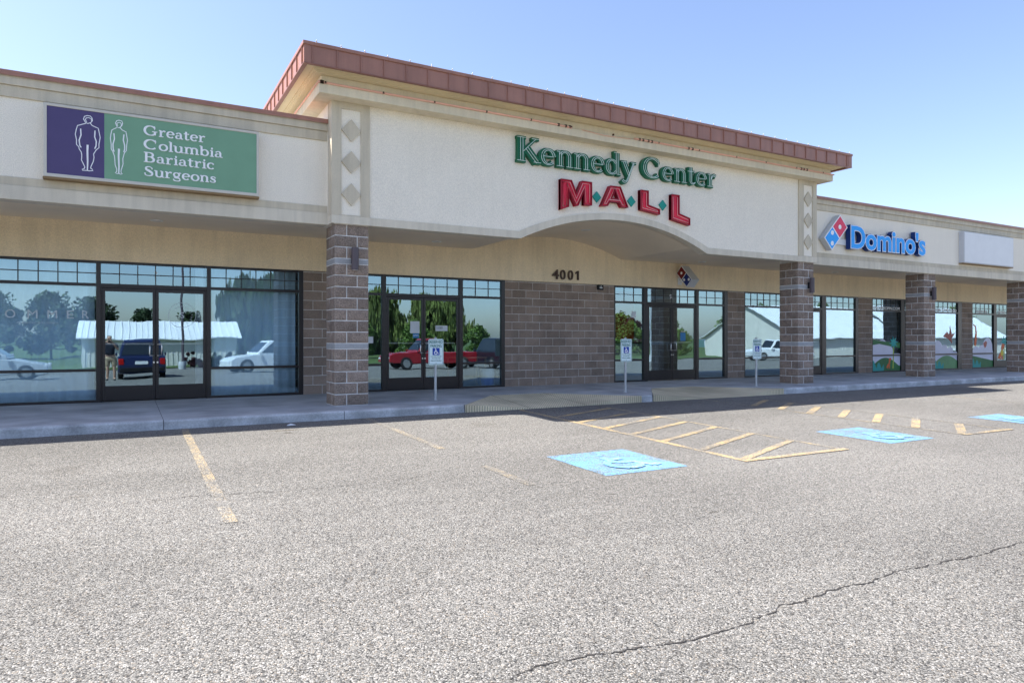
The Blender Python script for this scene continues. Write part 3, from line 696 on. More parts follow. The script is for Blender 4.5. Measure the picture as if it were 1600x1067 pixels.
def dino_window(key, i, zc, variant):
    u, l = PANES[key, i, 'u'], PANES[key, i, 'l']
    xs = [v.co.x for v in u.data.vertices]; x0, x1 = min(xs), max(xs); W = x1-x0
    y = lambda k: (yv0-.0009*k, yv1)
    z0, zt = SILL, LB0
    def clipx(v): return min(max(v, x0), x1)
    if variant == 0:
        vinyl(MB().poly_xz(cloud(x0, x1, .66, [(x0+.25,.74,.34),(x0+.62,.82,.36),(x0+1.0,.74,.26)], LB1), *y(0)), cloud_v, u, 'cloud_picture')
        vinyl(MB().poly_xz([(x0,1.62-.45),(x0,.98),(x0+.45,1.02),(x1-.35,.90),(x1,.86),(x1,1.06),(x0+.9,1.10)], *y(1)), green_v, u, 'hill_picture')
    else:
        vinyl(MB().poly_xz(cloud(x0, x1, .70, [(x0+.28,.80,.34),(x0+.75,.72,.26),(x0+1.15,.70,.2)] if variant == 1 else [(x0+.35,.60,.3),(x1-.42,.86,.38),(x1-.85,.70,.25)], LB1), *y(0)), cloud_v, u, 'cloud_picture')
    f = {0: lambda t: .22+.30*math.sin(math.pi*min(1, t*1.05)), 1: lambda t: .25+.30*math.sin(math.pi*t*.9), 2: lambda t: .53-.22*t}[variant]
    vinyl(MB().box(x0, x1, *y(0), z0, zt), cloud_v, l, 'sky_picture')
    vinyl(MB().poly_xz(hill(x0, x1, z0, f), *y(1)), green_v if variant != 1 else green2, l, 'hill_picture')
    vinyl(MB().poly_xz(hill(x0, x0+W*.42, z0, lambda t: .12+.32*abs(math.sin(t*7+.6))*(1-.5*t)), *y(2)), teal_v, l, 'bush_picture')
    if variant == 0:
        vinyl(dino_shape(x1-.72, .12, .50, *y(3)), orange_v, l, 'animal_picture')
        tr, cr = palm(x1-.42, .12, .575, 1.0, *y(4)); vinyl(tr, lime_v, l, 'palm_trunk_picture')
        tr, cr = palm(x1-.40, LB1, 1.02, .9, *y(4)); vinyl(tr, lime_v, u, 'palm_trunk_picture'); vinyl(cr, teal_v, u, 'palm_leaf_picture')
    if variant == 1:
        s = .5; px, pz = x1-.55, 1.32
        vinyl(MB().poly_xz([(px-.42,pz-.02),(px-.15,pz+.16),(px+.02,pz+.04),(px+.06,pz+.40),(px+.18,pz+.06),(px+.42,pz+.12),(px+.16,pz-.10),(px+.22,pz-.30),(px-.05,pz-.12)], *y(3)), red_v, u, 'animal_picture')
    if variant == 2:
        vinyl(MB().ribbon([(x0+.14,1.78,.05),(x0+.30,1.70,.06),(x0+.34,1.45,.09),(x0+.30,1.15,.16),(x0+.26,.92,.12)], *y(3)), orange_v, u, 'animal_picture')
        vinyl(MB().poly_xz([(x1-.75,1.02),(x1-.55,1.12),(x1-.45,1.06),(x1-.5,.92),(x1-.62,.82)], *y(4)), red_v, u, 'animal_picture')
dino_window(5, 0, 1, 0); dino_window(5, 2, 1, 1); dino_window(6, 0, 1, 2)
vinyl(text('DINODROPIN.COM', 23.25, 2.262, .105, yv0-.012, yv1-.010, 1.60, .01), white_v, PANES[5,0,'t'])
vinyl(text('LEARN', 25.12, 2.262, .105, yv0-.012, yv1-.010, .62, .01), white_v, PANES[5,1,'t'])
vinyl(text('509.579.4100', 27.16, 2.262, .105, yv0-.012, yv1-.010, 1.46, .01), white_v, PANES[5,2,'t'])
vinyl(text('DROP-IN', 30.05, 2.262, .105, yv0-.012, yv1-.010, .85, .01), white_v, PANES[6,0,'t'])
vinyl(text('PRESCHOOL', 31.75, 2.262, .105, yv0-.012, yv1-.010, 1.4, .01), white_v, PANES[6,1,'t'])
tr, cr = palm(32.22, .35, 1.05, .95, dv0, dv1); vinyl(tr, lime_v, PANES[6,1,'d1'], 'palm_trunk_picture'); vinyl(cr, teal_v, PANES[6,1,'d1'], 'palm_leaf_picture')
vinyl(dino_shape(31.95, .34, .85, dv0-.001, dv1), orange_v, PANES[6,1,'d1'], 'animal_picture')
vinyl(MB().poly_xz(blob(32.05,.62,.11,.13), dv0-.002, dv1), yel_v, PANES[6,1,'d1'], 'animal_picture')
# notices taped to the doors
paper = surf('white_paper', (.62,.66,.68), .8, .06, 6); blue_s = surf('blue_sticker', (.05,.22,.45), .5, .1, 5); ink = surf('dark_ink', (.03,.05,.06), .8)
def notice(x0, x1, z0, z1, m, label, words=(), yy=YW+.026, inkm=ink):
    t = thing('notice', label, 'notice', ((x0+x1)/2, yy, z0))
    MB().box(x0, x1, yy, yy+.003, z0, z1).obj('sheet', m, t)
    for (wd, x, z, h, ww) in words: text(wd, x, z, h, yy-.0015, yy-.0005, ww).obj('printed_words', inkm, t, fix=False)
    return t
notice(5.735,5.965,1.33+.0,1.49+.12, paper, 'white paper sheet taped high on the left door behind the first parking sign')
notice(5.80,5.95,1.22,1.335-.01, blue_s, 'small blue and white sticker below the paper sheet on the same door', [('OPEN', 5.815, 1.265, .03, .12)], inkm=white_v)
notice(6.37,6.68,1.385,1.515, paper, 'white closed sign on the right door above the first parking sign', [('CLOSED', 6.385, 1.435, .055, .17)])
notice(4.73,4.85,1.10,1.25, paper, 'small white paper on the narrow window beside the left block column', yy=YG-.005)
notice(14.10,14.30,1.14,1.38, blue_s, 'blue poster with a white border on the dark right leaf of door nine', [('OPEN HOURS', 14.12, 1.40, .03, .16)], inkm=white_v)
notice(14.81,15.12,.95,1.19, surf('bright_blue_card', (.03,.25,.60), .5, .1, 5), 'bright blue card in the window right of door nine', yy=YG+.012)
notice(12.30,12.45,1.80,1.97, paper, 'small white sticker in the upper corner of the window left of door nine', yy=YG-.005)

# ---------------------------------------------------------------- things fixed to the building
# green and purple box sign
t = thing('box_sign', 'long framed green and purple box sign with two white body outlines, over the left shop', 'sign', (.41, 12.3, 3.61))
x0, x1, z0, z1 = -1.105, 1.935, 3.615, 4.712; fy = 12.30
fm = surf('cream_sign_frame', (.62,.58,.50), .45, .06, 4)
MB().box(x0, x1, fy+.012, YL, z0, z1).obj('cabinet', fm, t)
MB().poly_xz([(x0,z0),(x1,z0),(x1,z1),(x0,z1)], fy-.012, fy+.012, [[(x0+.042,z0+.05),(x0+.042,z1-.042),(x1-.036,z1-.042),(x1-.036,z0+.05)]]).obj('frame', fm, t, bevel=.006)
MB().box(x0+.042, -.326, fy, fy+.01, z0+.05, z1-.042).obj('purple_panel', surf('purple_face', (.088,.066,.17), .35, .06, 3), t)
MB().box(-.326, x1-.036, fy, fy+.01, z0+.05, z1-.042).obj('green_panel', surf('green_face', (.195,.37,.235), .35, .06, 3), t)
MB().box(x0-.01, x1+.01, fy+.0, YL, z0-.03, z0-.002).obj('drip_tray', surf('stained_tray', (.30,.20,.10), .7), t)
F1 = [[(-.569,4.476),(-.676,4.427),(-.693,4.362),(-.704,4.291),(-.689,4.213),(-.689,4.138),(-.659,4.107),(-.655,4.077),(-.627,4.031),(-.621,3.982),(-.625,3.911),(-.595,3.844),(-.58,3.806),(-.591,3.784),(-.616,3.771),(-.612,3.757),(-.548,3.761),(-.527,3.757),(-.475,3.768),(-.484,3.787),(-.505,3.8),(-.503,3.825),(-.471,3.91),(-.462,3.972),(-.468,4.022),(-.432,4.092),(-.397,4.127),(-.397,4.183),(-.381,4.287),(-.393,4.356),(-.406,4.425),(-.484,4.454),(-.514,4.49)],
 [(-.569,4.486),(-.599,4.537),(-.587,4.579),(-.552,4.597),(-.509,4.596),(-.488,4.569),(-.482,4.53),(-.505,4.496),(-.544,4.477),(-.569,4.486)], [(-.557,4.498),(-.574,4.531),(-.565,4.557),(-.531,4.57),(-.496,4.553),(-.496,4.523)],
 [(-.636,4.386),(-.631,4.291),(-.655,4.208),(-.646,4.129),(-.629,4.101)], [(-.449,4.383),(-.453,4.287),(-.432,4.219),(-.436,4.147),(-.453,4.105)], [(-.545,4.152),(-.548,4.062),(-.545,3.901),(-.548,3.765)]]
F2 = [[(-.16,4.472),(-.226,4.427),(-.239,4.358),(-.246,4.296),(-.235,4.206),(-.235,4.134),(-.213,4.096),(-.191,4.027),(-.186,3.967),(-.182,3.895),(-.16,3.826),(-.162,3.785),(-.182,3.773),(-.16,3.76),(-.133,3.763),(-.106,3.756),(-.084,3.764),(-.102,3.782),(-.102,3.813),(-.075,3.919),(-.078,4.001),(-.057,4.096),(-.03,4.131),(-.026,4.214),(-.015,4.298),(-.026,4.369),(-.035,4.424),(-.088,4.447),(-.115,4.479)],
 [(-.155,4.483),(-.178,4.541),(-.16,4.58),(-.129,4.592),(-.093,4.585),(-.08,4.551),(-.093,4.508),(-.129,4.472),(-.155,4.483)], [(-.146,4.5),(-.16,4.534),(-.142,4.552),(-.115,4.559),(-.097,4.538),(-.102,4.51)],
 [(-.198,4.38),(-.191,4.294),(-.211,4.209),(-.208,4.138),(-.195,4.093)], [(-.063,4.379),(-.071,4.29),(-.053,4.21),(-.053,4.148),(-.066,4.105)], [(-.13,4.148),(-.135,4.035),(-.13,3.871),(-.133,3.763)]]
for F in (F1, F2):
    mb = MB()
    for i, p in enumerate(F):
        wd = [.011,.011,.010,.016,.016,.020][i]
        q = [(a, b, wd) for a, b in p]
        if i == 5: q = [(a, b, .028-.004*k) for k, (a, b) in enumerate(p)]
        mb.ribbon(q, fy-.003-.0007*i, fy+.002)
    mb.obj('body_outline', white_v, t, fix=False)
for word, x, z, wd in (('Greater',.205,4.417,.90),('Columbia',.205,4.199,1.165),('Bariatric',.205,3.992,1.035),('Surgeons',.205,3.772,1.065)):
    tot = sum(glyph(c)[0] for c in word); kx = wd/tot; xx = x
    for c in word:
        mb, adv, st = serif_glyph(c, xx, z-.004, .158, kx, fy-.016, fy, 1.15); xx += adv
        mb.obj('letter', white_v, t, fix=False)
# green channel letters
gl_m = surf('green_channel_letter', (.005,.13,.055), .4, .15, 5); neon_w = surf('unlit_pale_neon', (.78,.92,.86), .25, .08, 6)
t = thing('channel_letter_sign', 'green serif channel letters outlined with pale neon tubes across the tower', 'sign', (9.6, YT-.1, 4.8))
def neon_word(word, x, z, wd, k, parent):
    tot = sum(glyph(c)[0] for c in word); kx = wd/tot; y0, y1 = YT-.06, YT+.03
    for c in word:
        mb, adv, st = serif_glyph(c, x, z, k, kx, y0, y1, 1.9, .0012)
        L = mb.obj('letter', gl_m, parent, fix=False)
        nb = MB()
        for i, p in enumerate(st):
            q = p if len(p) > 12 else smooth(p)
            thick = max(a[2] for a in q)
            offs = (-.30, .30) if thick > .11 else (0,)
            for o in offs:
                pts = []
                for j, (a, b, wv) in enumerate(q):
                    A_, B_ = q[max(j-1,0)], q[min(j+1,len(q)-1)]; dx, dz = (B_[0]-A_[0])*kx, (B_[1]-A_[1])*k; dd = math.hypot(dx, dz) or 1
                    pts.append((x+a*kx-dz/dd*o*wv*k, y0-.016, z+b*k+dx/dd*o*wv*k))
                nb.tube(pts, .0062, 5)
        nb.obj('neon_outline', neon_w, L, smooth=True)
        x += adv
neon_word('Kennedy', 6.86, 4.805, 3.08, .505, t)
neon_word('Center', 10.13, 4.845, 2.30, .475, t)
# red letters with teal diamonds; their feet follow the arch
red_f = surf('red_letter_face', (.74,.014,.05), .35, .16, 4); red_r = surf('dark_red_return', (.34,.010,.03), .4, .1, 4); neon_p = surf('unlit_pink_neon', (.92,.46,.46), .25, .08, 6)
teal = surf('teal_diamond', (.01,.30,.235), .4, .06, 5)
t = thing('channel_letter_sign', 'four red block channel letters with pink neon outlines and teal diamonds above the arch', 'sign', (9.7, YT-.1, 4.0))
LET = [([(7.93,3.91),(8.13,3.985),(8.13,4.33),(8.30,4.02),(8.37,4.03),(8.52,4.36),(8.52,4.06),(8.725,4.07),(8.725,4.575),(8.46,4.575),(8.325,4.30),(8.20,4.56),(7.93,4.56)], None),
       ([(8.975,4.085),(9.15,4.10),(9.215,4.20),(9.47,4.20),(9.53,4.11),(9.72,4.115),(9.50,4.56),(9.215,4.555)], [(9.27,4.285),(9.43,4.285),(9.355,4.46)]),
       ([(10.07,4.105),(10.635,4.04),(10.635,4.165),(10.30,4.235),(10.30,4.555),(10.07,4.555)], None),
       ([(10.99,3.965),(11.56,3.865),(11.56,4.04),(11.23,4.12),(11.23,4.55),(10.99,4.55)], None)]
def inset(pts, d):
    n = len(pts); o = []
    ar = sum(pts[i][0]*pts[(i+1) % n][1]-pts[(i+1) % n][0]*pts[i][1] for i in range(n)); sg = 1 if ar > 0 else -1
    for i in range(n):
        p, a, b = Vector(pts[i]), Vector(pts[i-1]), Vector(pts[(i+1) % n])
        e1, e2 = (p-a).normalized(), (b-p).normalized(); n1, n2 = Vector((-e1.y, e1.x))*sg, Vector((-e2.y, e2.x))*sg
        m = (n1+n2); k = m.length_squared
        o.append(tuple(p + m*(2*d/max(k, .35))))
    return o
for pts, hole in LET:
    y0, y1 = YT-.085, YT+.03
    L = MB().poly_xz(pts, y0+.035, y1, [hole] if hole else ()).obj('letter', red_f, t)
    rim = MB()
    for lp, d in ((pts, .014),) + (((hole, -.014),) if hole else ()):
        ins = inset(lp, d); n = len(lp)
        rim.v += [(a, y0, b) for a, b in lp] + [(a, y0, b) for a, b in ins] + [(a, y1-.01, b) for a, b in lp] + [(a, y0+.037, b) for a, b in ins]
        base = len(rim.v)-4*n
        for i in range(n):
            j = (i+1) % n; rim.f += [(base+i, base+j, base+n+j, base+n+i), (base+i, base+2*n+i, base+2*n+j, base+j), (base+n+i, base+n+j, base+3*n+j, base+3*n+i)]
    rim.map(lambda p: (p.x, p.y, p.z)); rim.obj('letter_return', red_r, L, fix=False)
    nb = MB()
    for lp, d in ((pts, .052),) + (((hole, -.04),) if hole else ()):
        q = inset(lp, d); nb.tube([(a, y0+.02, b) for a, b in q+[q[0]]], .0085, 5)
    nb.obj('neon_outline', neon_p, L, smooth=True)
for cx in (8.915, 9.872, 10.793):
    MB().poly_xz([(cx-.115,4.288),(cx,4.165),(cx+.115,4.288),(cx,4.41)], YT+.0, YT+.03).obj('teal_diamond', teal, t)
# pizza shop sign
t = thing('logo_sign', 'red and blue tilted domino box with blue outlined channel letters over the right wing', 'sign', (19, 12.3, 3.6))
lr = surf('logo_red', (.80,.035,.10), .35, .05, 4); lb = surf('logo_blue', (.0,.36,.92), .35, .05, 4); lbd = surf('dark_blue_return', (.006,.035,.17), .4, .05, 4); grey_c = surf('grey_cabinet', (.55,.56,.57), .45, .06, 4)
def logo(parent, P, yf, yb, h, hole=True):
    """P maps (along short edge, along long edge) to (x, z)"""
    def poly(a0, a1, b0, b1): return [P(a0,b0), P(a1,b0), P(a1,b1), P(a0,b1)]
    def disc(a, b, r): return [P(a+r*math.cos(2*math.pi*i/20), b+r*math.sin(2*math.pi*i/20)) for i in range(20)]
    return ((poly(-.5,.5,-1,1), grey_c, 'cabinet', 0), (poly(-.5,.5,-1,1), white_v, 'border', 1), (poly(-.44,.44,.04,.94), lr, 'red_panel', 2), (poly(-.44,.44,-.94,-.04), lb, 'blue_panel', 2),
            (disc(0,.48,.135), white_v, 'dot', 3), (disc(-.22,-.48+.22,.135), white_v, 'dot', 3), (disc(.22,-.48-.22,.135), white_v, 'dot', 3))
cx, cz, q = 17.19, 4.158, .7071; hs, hl = .465, .485
def P1(a, b): return (cx + a*hs*q + b*hl*q, cz - a*hs*q + b*hl*q)
for pts, m, nm, lv in logo(t, P1, 12.27, 12.42, 0):
    MB().poly_xz(pts, 12.27-.002*lv, 12.44 if lv == 0 else 12.27-.002*(lv-1)+.0005).obj(nm, m, t)
MB().box(17.2, 21.4, 12.41, YL, 3.86, 4.02).obj('raceway', white, t)
lw = 21.49-17.84; xx = 17.84
word = "Domino's"
back = text(word, 17.84-.02, 3.795, .595, 12.275, 12.41, lw+.05, .058); back.obj('letter_return', lbd, t, fix=False)
text(word, 17.84, 3.795, .595, 12.270, 12.276, lw+.02, .05).obj('letter_border', white_v, t, fix=False)
text(word, 17.84+.022, 3.795, .595, 12.262, 12.271, lw-.030, .026).obj('letter_face', lb, t, fix=False)
# blank cabinet
t = thing('cabinet_sign', 'blank white illuminated box sign with a pale grey cabinet at far right', 'sign', (25.2, 12.4, 3.6))
MB().box(23.71, 26.82, 12.30, YL, 3.68, 4.70).obj('cabinet', grey_c, t, bevel=.008)
MB().box(23.74, 26.79, 12.292, 12.30, 3.71, 4.67).obj('blank_panel', white, t)
MB().box(23.70, 26.83, 12.31, YL, 3.65, 3.678).obj('drip_tray', surf('stained_tray', (.30,.20,.10), .7), t)
# blade sign
t = thing('blade_sign', 'small red and blue domino blade sign on a bracket above door nine', 'sign', (13.85, 15.0, 2.7))
cy, cz2, s2 = 14.72, 2.985, .29
lrd = surf('dull_red_panel', (.19,.012,.014), .4, .08, 4); lbl = surf('navy_panel', (.012,.03,.19), .4, .08, 4)
def P2(a, b): return (cy + a*s2*q*-1 + b*.30*q, cz2 + a*s2*q + b*.30*q)
for side, xf, sg in ((0, 13.86, -1), (1, 14.14, 1)):
    for pts, m, nm, lv in logo(t, P2, 0, 0, 0):
        if lv == 0:
            if side: continue
            mm = MB().poly_xz(pts, 13.86, 14.14).map(lambda p: (p.y, p.x, p.z))
        else:
            a_, b_ = xf+sg*.002*lv, xf+sg*(.002*(lv-1)-.0005)
            mm = MB().poly_xz(pts, a_, b_).map(lambda p: (p.y, p.x, p.z))
        m = {'red_panel': lrd, 'blue_panel': lbl}.get(nm, m)
        mm.obj(nm, m, t)
MB().box(13.97, 14.03, 14.95, 15.06, 2.83, 2.91).box(13.93, 14.07, 15.03, 15.06, 2.77, 2.97).obj('bracket', white, t, bevel=.006)
MB().box(13.975, 14.025, 14.7, 14.96, 2.835, 2.905).obj('bracket_arm', white, t)
# house number
num_m = surf('bronze_numeral', (.085,.055,.042), .5, .15, 6)
t = thing('house_number', 'dark bronze numerals 4001 on the tan wall over the block panel', 'house number', (10, 15.05, 2.75))
for c, xx, wd in (('4',9.60,.20),('0',9.845,.165),('0',10.085,.165)):
    text(c, xx, 2.755, .245, YW-.085, YW-.045, wd, .010).obj('numeral', num_m, t, fix=False)
MB().poly_xz([(10.385,2.755),(10.43,2.755),(10.43,3.0),(10.39,3.0),(10.33,2.955),(10.33,2.915),(10.385,2.945)], YW-.085, YW-.045).obj('numeral', num_m, t)
t = thing('key_box', 'small black key box mounted at the top of the block wall', 'key box', (11.16, 15.09, 2.55))
MB().box(11.07, 11.25, YW-.07, YW-.004, 2.525, 2.66).obj('case', black_m, t, bevel=.01)
MB().box(11.115, 11.205, YW-.073, YW-.07, 2.565, 2.60).obj('lid_plate', paper, t)
MB().tube([(11.16,YW-.07,2.625),(11.16,YW-.078,2.625)], .012, 10).obj('lock', alu, t)
# wall lamps on three columns
def lamp(x, lab):
    t = thing('wall_lamp', lab, 'wall lamp', (x, 12.19, 2.62), 'cylinder lamps on the block columns')
    MB().tube([(x,12.09,2.43),(x,12.09,2.435),(x,12.09,2.825),(x,12.09,2.83)], [.058,.064,.064,.058], 20).obj('lamp_cylinder', lamp_m, t, smooth=False, bevel=.003)
    MB().box(x-.05, x+.05, 12.135, 12.19, 2.55, 2.71).obj('mounting_plate', black_m, t, bevel=.006)
    MB().tube([(x,12.09,2.426),(x,12.09,2.429)], .05, 20).obj('lamp_lens', surf('frosted_lens', (.6,.6,.58), .4), t)
    return t
l1 = lamp(3.54, 'brown cylinder wall lamp on the column beside the left shop doors')
dup(l1, (12.40,0,0), 'brown cylinder wall lamp on the column at the right end of the tower')
dup(l1, (18.62,.29,0), 'brown cylinder wall lamp on the column under the pizza letters')
# recessed lights
rl_m = surf('white_light_trim', (.75,.74,.70), .5, .05); 
def can(x, y, z, lab, sx=1):
    t = thing('recessed_light', lab, 'ceiling light', (x, y, z), 'recessed soffit lights')
    n = 28; ou = [(x+.11*math.cos(2*math.pi*i/n), y+.11*math.sin(2*math.pi*i/n)) for i in range(n)]
    MB().tube([(x,y,z-.012),(x,y,z-.001)], .11, 28).obj('trim_ring', rl_m, t)
    MB().tube([(x,y,z-.015),(x,y,z-.0125)], .075, 24).obj('lens', surf('clear_lens', (.85,.84,.8), .2), t)
    return t
can(.456, 14.27, 3.385, 'recessed round light in the soffit left of the left column')
can(6.04, 14.28, 3.385, 'recessed round light in the flat soffit just right of the left column')
can(9.64, 13.6, 3.83, 'recessed round light under the top of the arch')
can(14.22, 14.38, 3.385, 'recessed round light in the soffit above the blade sign')
can(20.18, 14.45, 3.385, 'recessed round light in the soffit under the pizza letters')

# reserved parking signs
sign_w = surf('reflective_white_sheet', (.72,.86,.86), .4, .05, 6); sign_g = surf('sign_green_ink', (.01,.14,.11), .5, .05); sign_b = surf('sign_blue_ink', (.01,.06,.36), .5, .05)
def rrect(x0, x1, z0, z1, r, n=6):
    o = []
    for cx, cz, a in ((x1-r,z0+r,-90),(x1-r,z1-r,0),(x0+r,z1-r,90),(x0+r,z0+r,180)):
        o += [(cx+r*math.cos(R(a+90*i/n)), cz+r*math.sin(R(a+90*i/n))) for i in range(n+1)]
    return o
def parking_sign(x, y, lab):
    t = thing('parking_sign', lab, 'parking sign', (x, y, 0), 'reserved parking signs along the sidewalk')
    MB().tube([(x,y+.03,0),(x,y+.03,.10),(x,y+.03,1.215)], .027, 14).obj('post', galv, t, smooth=False)
    MB().tube([(x,y+.03,0),(x,y+.03,.012)], .045, 14).obj('post_base', galv, t)
    MB().tube([(x,y+.03,1.215),(x,y+.03,1.232)], [.03,.012], 12).obj('post_cap', galv, t)
    z0, z1 = .69, 1.195; w2 = .157
    p = MB().poly_xz(rrect(x-w2, x+w2, z0, z1, .03), y-.004, y).obj('sign_plate', sign_w, t)
    MB().poly_xz(rrect(x-w2+.010, x+w2-.010, z0+.010, z1-.010, .024), y-.0052, y-.004, [rrect(x-w2+.016, x+w2-.016, z0+.016, z1-.016, .02)]).obj('sign_border', sign_g, p)
    for wd, z, h, ww in (('RESERVED', 1.108, .056, .268), ('PARKING', 1.033, .056, .236)):
        text(wd, x, z, h, y-.0056, y-.0042, ww, .022, .69, 'CENTER').obj('sign_words', sign_g, p, fix=False)
    for wd, z, h, ww in (('STATE PERMIT REQUIRED', .845, .017, .23), ('VIOLATORS FINED', .808, .017, .18), ('VAN ACCESSIBLE', .758, .026, .23)):
        text(wd, x, z, h, y-.0056, y-.0042, ww, .004, .69, 'CENTER').obj('sign_words', sign_g, p, fix=False)
    MB().poly_xz(rrect(x-.075, x+.075, .88, 1.02, .010), y-.0054, y-.0042).obj('symbol_panel', sign_b, p)
    s = MB(); sx, sz, k = x-.075, .875, .15
    for i, q_ in enumerate([[(.38,.86),(.42,.90),(.47,.86),(.42,.82),(.38,.86)], [(.43,.76),(.45,.46),(.66,.44),(.76,.22),(.86,.26)], [(.45,.62),(.62,.62)], [(.38,.54),(.26,.42),(.26,.27),(.38,.15),(.54,.16),(.62,.30)]]):
        s.ribbon([(sx+a*k, sz+b*k, .075*k+.004) for a, b in q_], y-.0062-.0004*i, y-.0055)
    s.obj('wheelchair_symbol', white_v, p, fix=False)
    for zz in (z0+.03, z1-.03): MB().tube([(x,y-.004,zz),(x,y-.010,zz)], .009, 8).obj('bolt', galv, p)
    return t
ps = parking_sign(5.245, 12.43, 'reserved parking sign on a grey post in front of the double doors')
dup(ps, (9.725-5.245,12.16-12.43,0), 'reserved parking sign on a grey post between the two kerb ramps')
dup(ps, (13.885-5.245,12.13-12.43,0), 'reserved parking sign on a grey post behind the right end of the second ramp')

for x, y, l in ((2.2,10.95,'small white paper scrap on the shaded asphalt by the kerb at left'),(27.6,11.05,'small white paper scrap by the kerb at far right')):
    z = gz(y)
    t = tag(MB().add([(x-.07,y-.03,z+.006),(x+.05,y-.05,z+.012),(x+.08,y+.03,z+.006),(x,y+.05,z+.028),(x-.06,y+.03,z+.010),(x,y,z+.034)],[(0,1,5),(1,2,5),(2,3,5),(3,4,5),(4,0,5)]).obj('paper_scrap', paper), l, 'litter')
    q = t.modifiers.new('sheet', 'SOLIDIFY'); q.thickness = .002
# curtains behind the left shop glass
cur_m = surf('white_curtain', (.84,.90,.95), .9, .05, 2)
def curtain(x0, x1, lab, seed):
    rnd = random.Random(seed); mb = MB(); n = int((x1-x0)/.02); ph = rnd.random()*6
    for i in range(n+1):
        x = x0+(x1-x0)*i/n; yy = YW+.14+.022*math.sin(x*31+ph+1.3*math.sin(x*5))+.014*math.sin(x*13+ph)
        mb.v += [(x, yy, .03), (x, yy+.006, 1.3), (x, yy, 2.64)]
    mb.f = [f for i in range(n) for f in ((3*i, 3*i+3, 3*i+4, 3*i+1), (3*i+1, 3*i+4, 3*i+5, 3*i+2))]
    o = mb.obj('curtain', cur_m, None, True, fix=False)
    s_ = o.modifiers.new('cloth', 'SOLIDIFY'); s_.thickness = .004
    return tag(o, lab, 'curtain', 'white curtains in the left shop')
curtain(-3.5, -.56, 'white pleated curtain behind the wide window left of the emblem doors', 1)
curtain(1.48, 3.15, 'white pleated curtain behind the window right of the emblem doors', 2)
curtain(1.18, 1.36, 'narrow white curtain edge behind the right emblem door', 3)
# pizza shop inside
t = thing('service_counter', 'grey service counter with a red menu wall inside the shop at door nine', 'counter', (14, 18, 0))
MB().box(12.4, 15.8, 18.0, 18.5, .0, 1.05).obj('counter_front', surf('grey_laminate', (.32,.36,.40), .4), t, bevel=.01)
MB().box(12.35, 15.85, 17.95, 18.55, 1.05, 1.09).obj('counter_top', black_m, t)
MB().box(13.4, 15.9, 19.45, 19.55, 1.2, 2.9).obj('menu_wall', surf('red_menu_wall', (.28,.01,.012), .5), t)
text('Pizza', 14.2, 1.75, .25, 19.42, 19.45, .8).obj('menu_words', surf('red_letter', (.6,.02,.02), .5), t, fix=False)
lit = m_emit('lit_ceiling_panel', (1,.97,.9), 5)
for i, (x, y) in enumerate(((12.6,16.6),(14.0,16.6),(12.6,18.0),(15.2,17.3),(17.6,16.8),(18.6,17.6))):
    p = MB().box(x-.22, x+.22, y-.22, y+.22, 3.03, 3.045).obj('ceiling_panel', lit)
    tag(p, 'small lit ceiling panel inside the pizza shop behind the transom glass', 'ceiling light', 'lit ceiling panels in the pizza shop')
t = thing('table', 'light wooden table inside the window right of the first parking sign', 'table', (7.6, 16, 0))
MB().box(7.15, 8.05, 15.7, 16.3, .70, .74).obj('tabletop', surf('pine', (.5,.36,.2), .5), t)
for x in (7.18, 8.0):
    for y in (15.73, 16.25): MB().box(x, x+.04, y, y+.04, 0, .70).obj('leg', surf('pine', (.5,.36,.2), .5), t)
t = thing('storage_bin', 'blue and white plastic bin on the floor inside the window by the block wall', 'bin', (7.95, 15.5, 0))
MB().tube([(7.95,15.5,.006),(7.95,15.5,.03),(7.95,15.5,.20)], [.15,.16,.175], 18).obj('bin_body', surf('blue_plastic', (.02,.12,.5), .4), t)
MB().tube([(7.95,15.5,.20),(7.95,15.5,.44),(7.95,15.5,.455)], [.175,.185,.18], 18).obj('bin_lid', white, t)

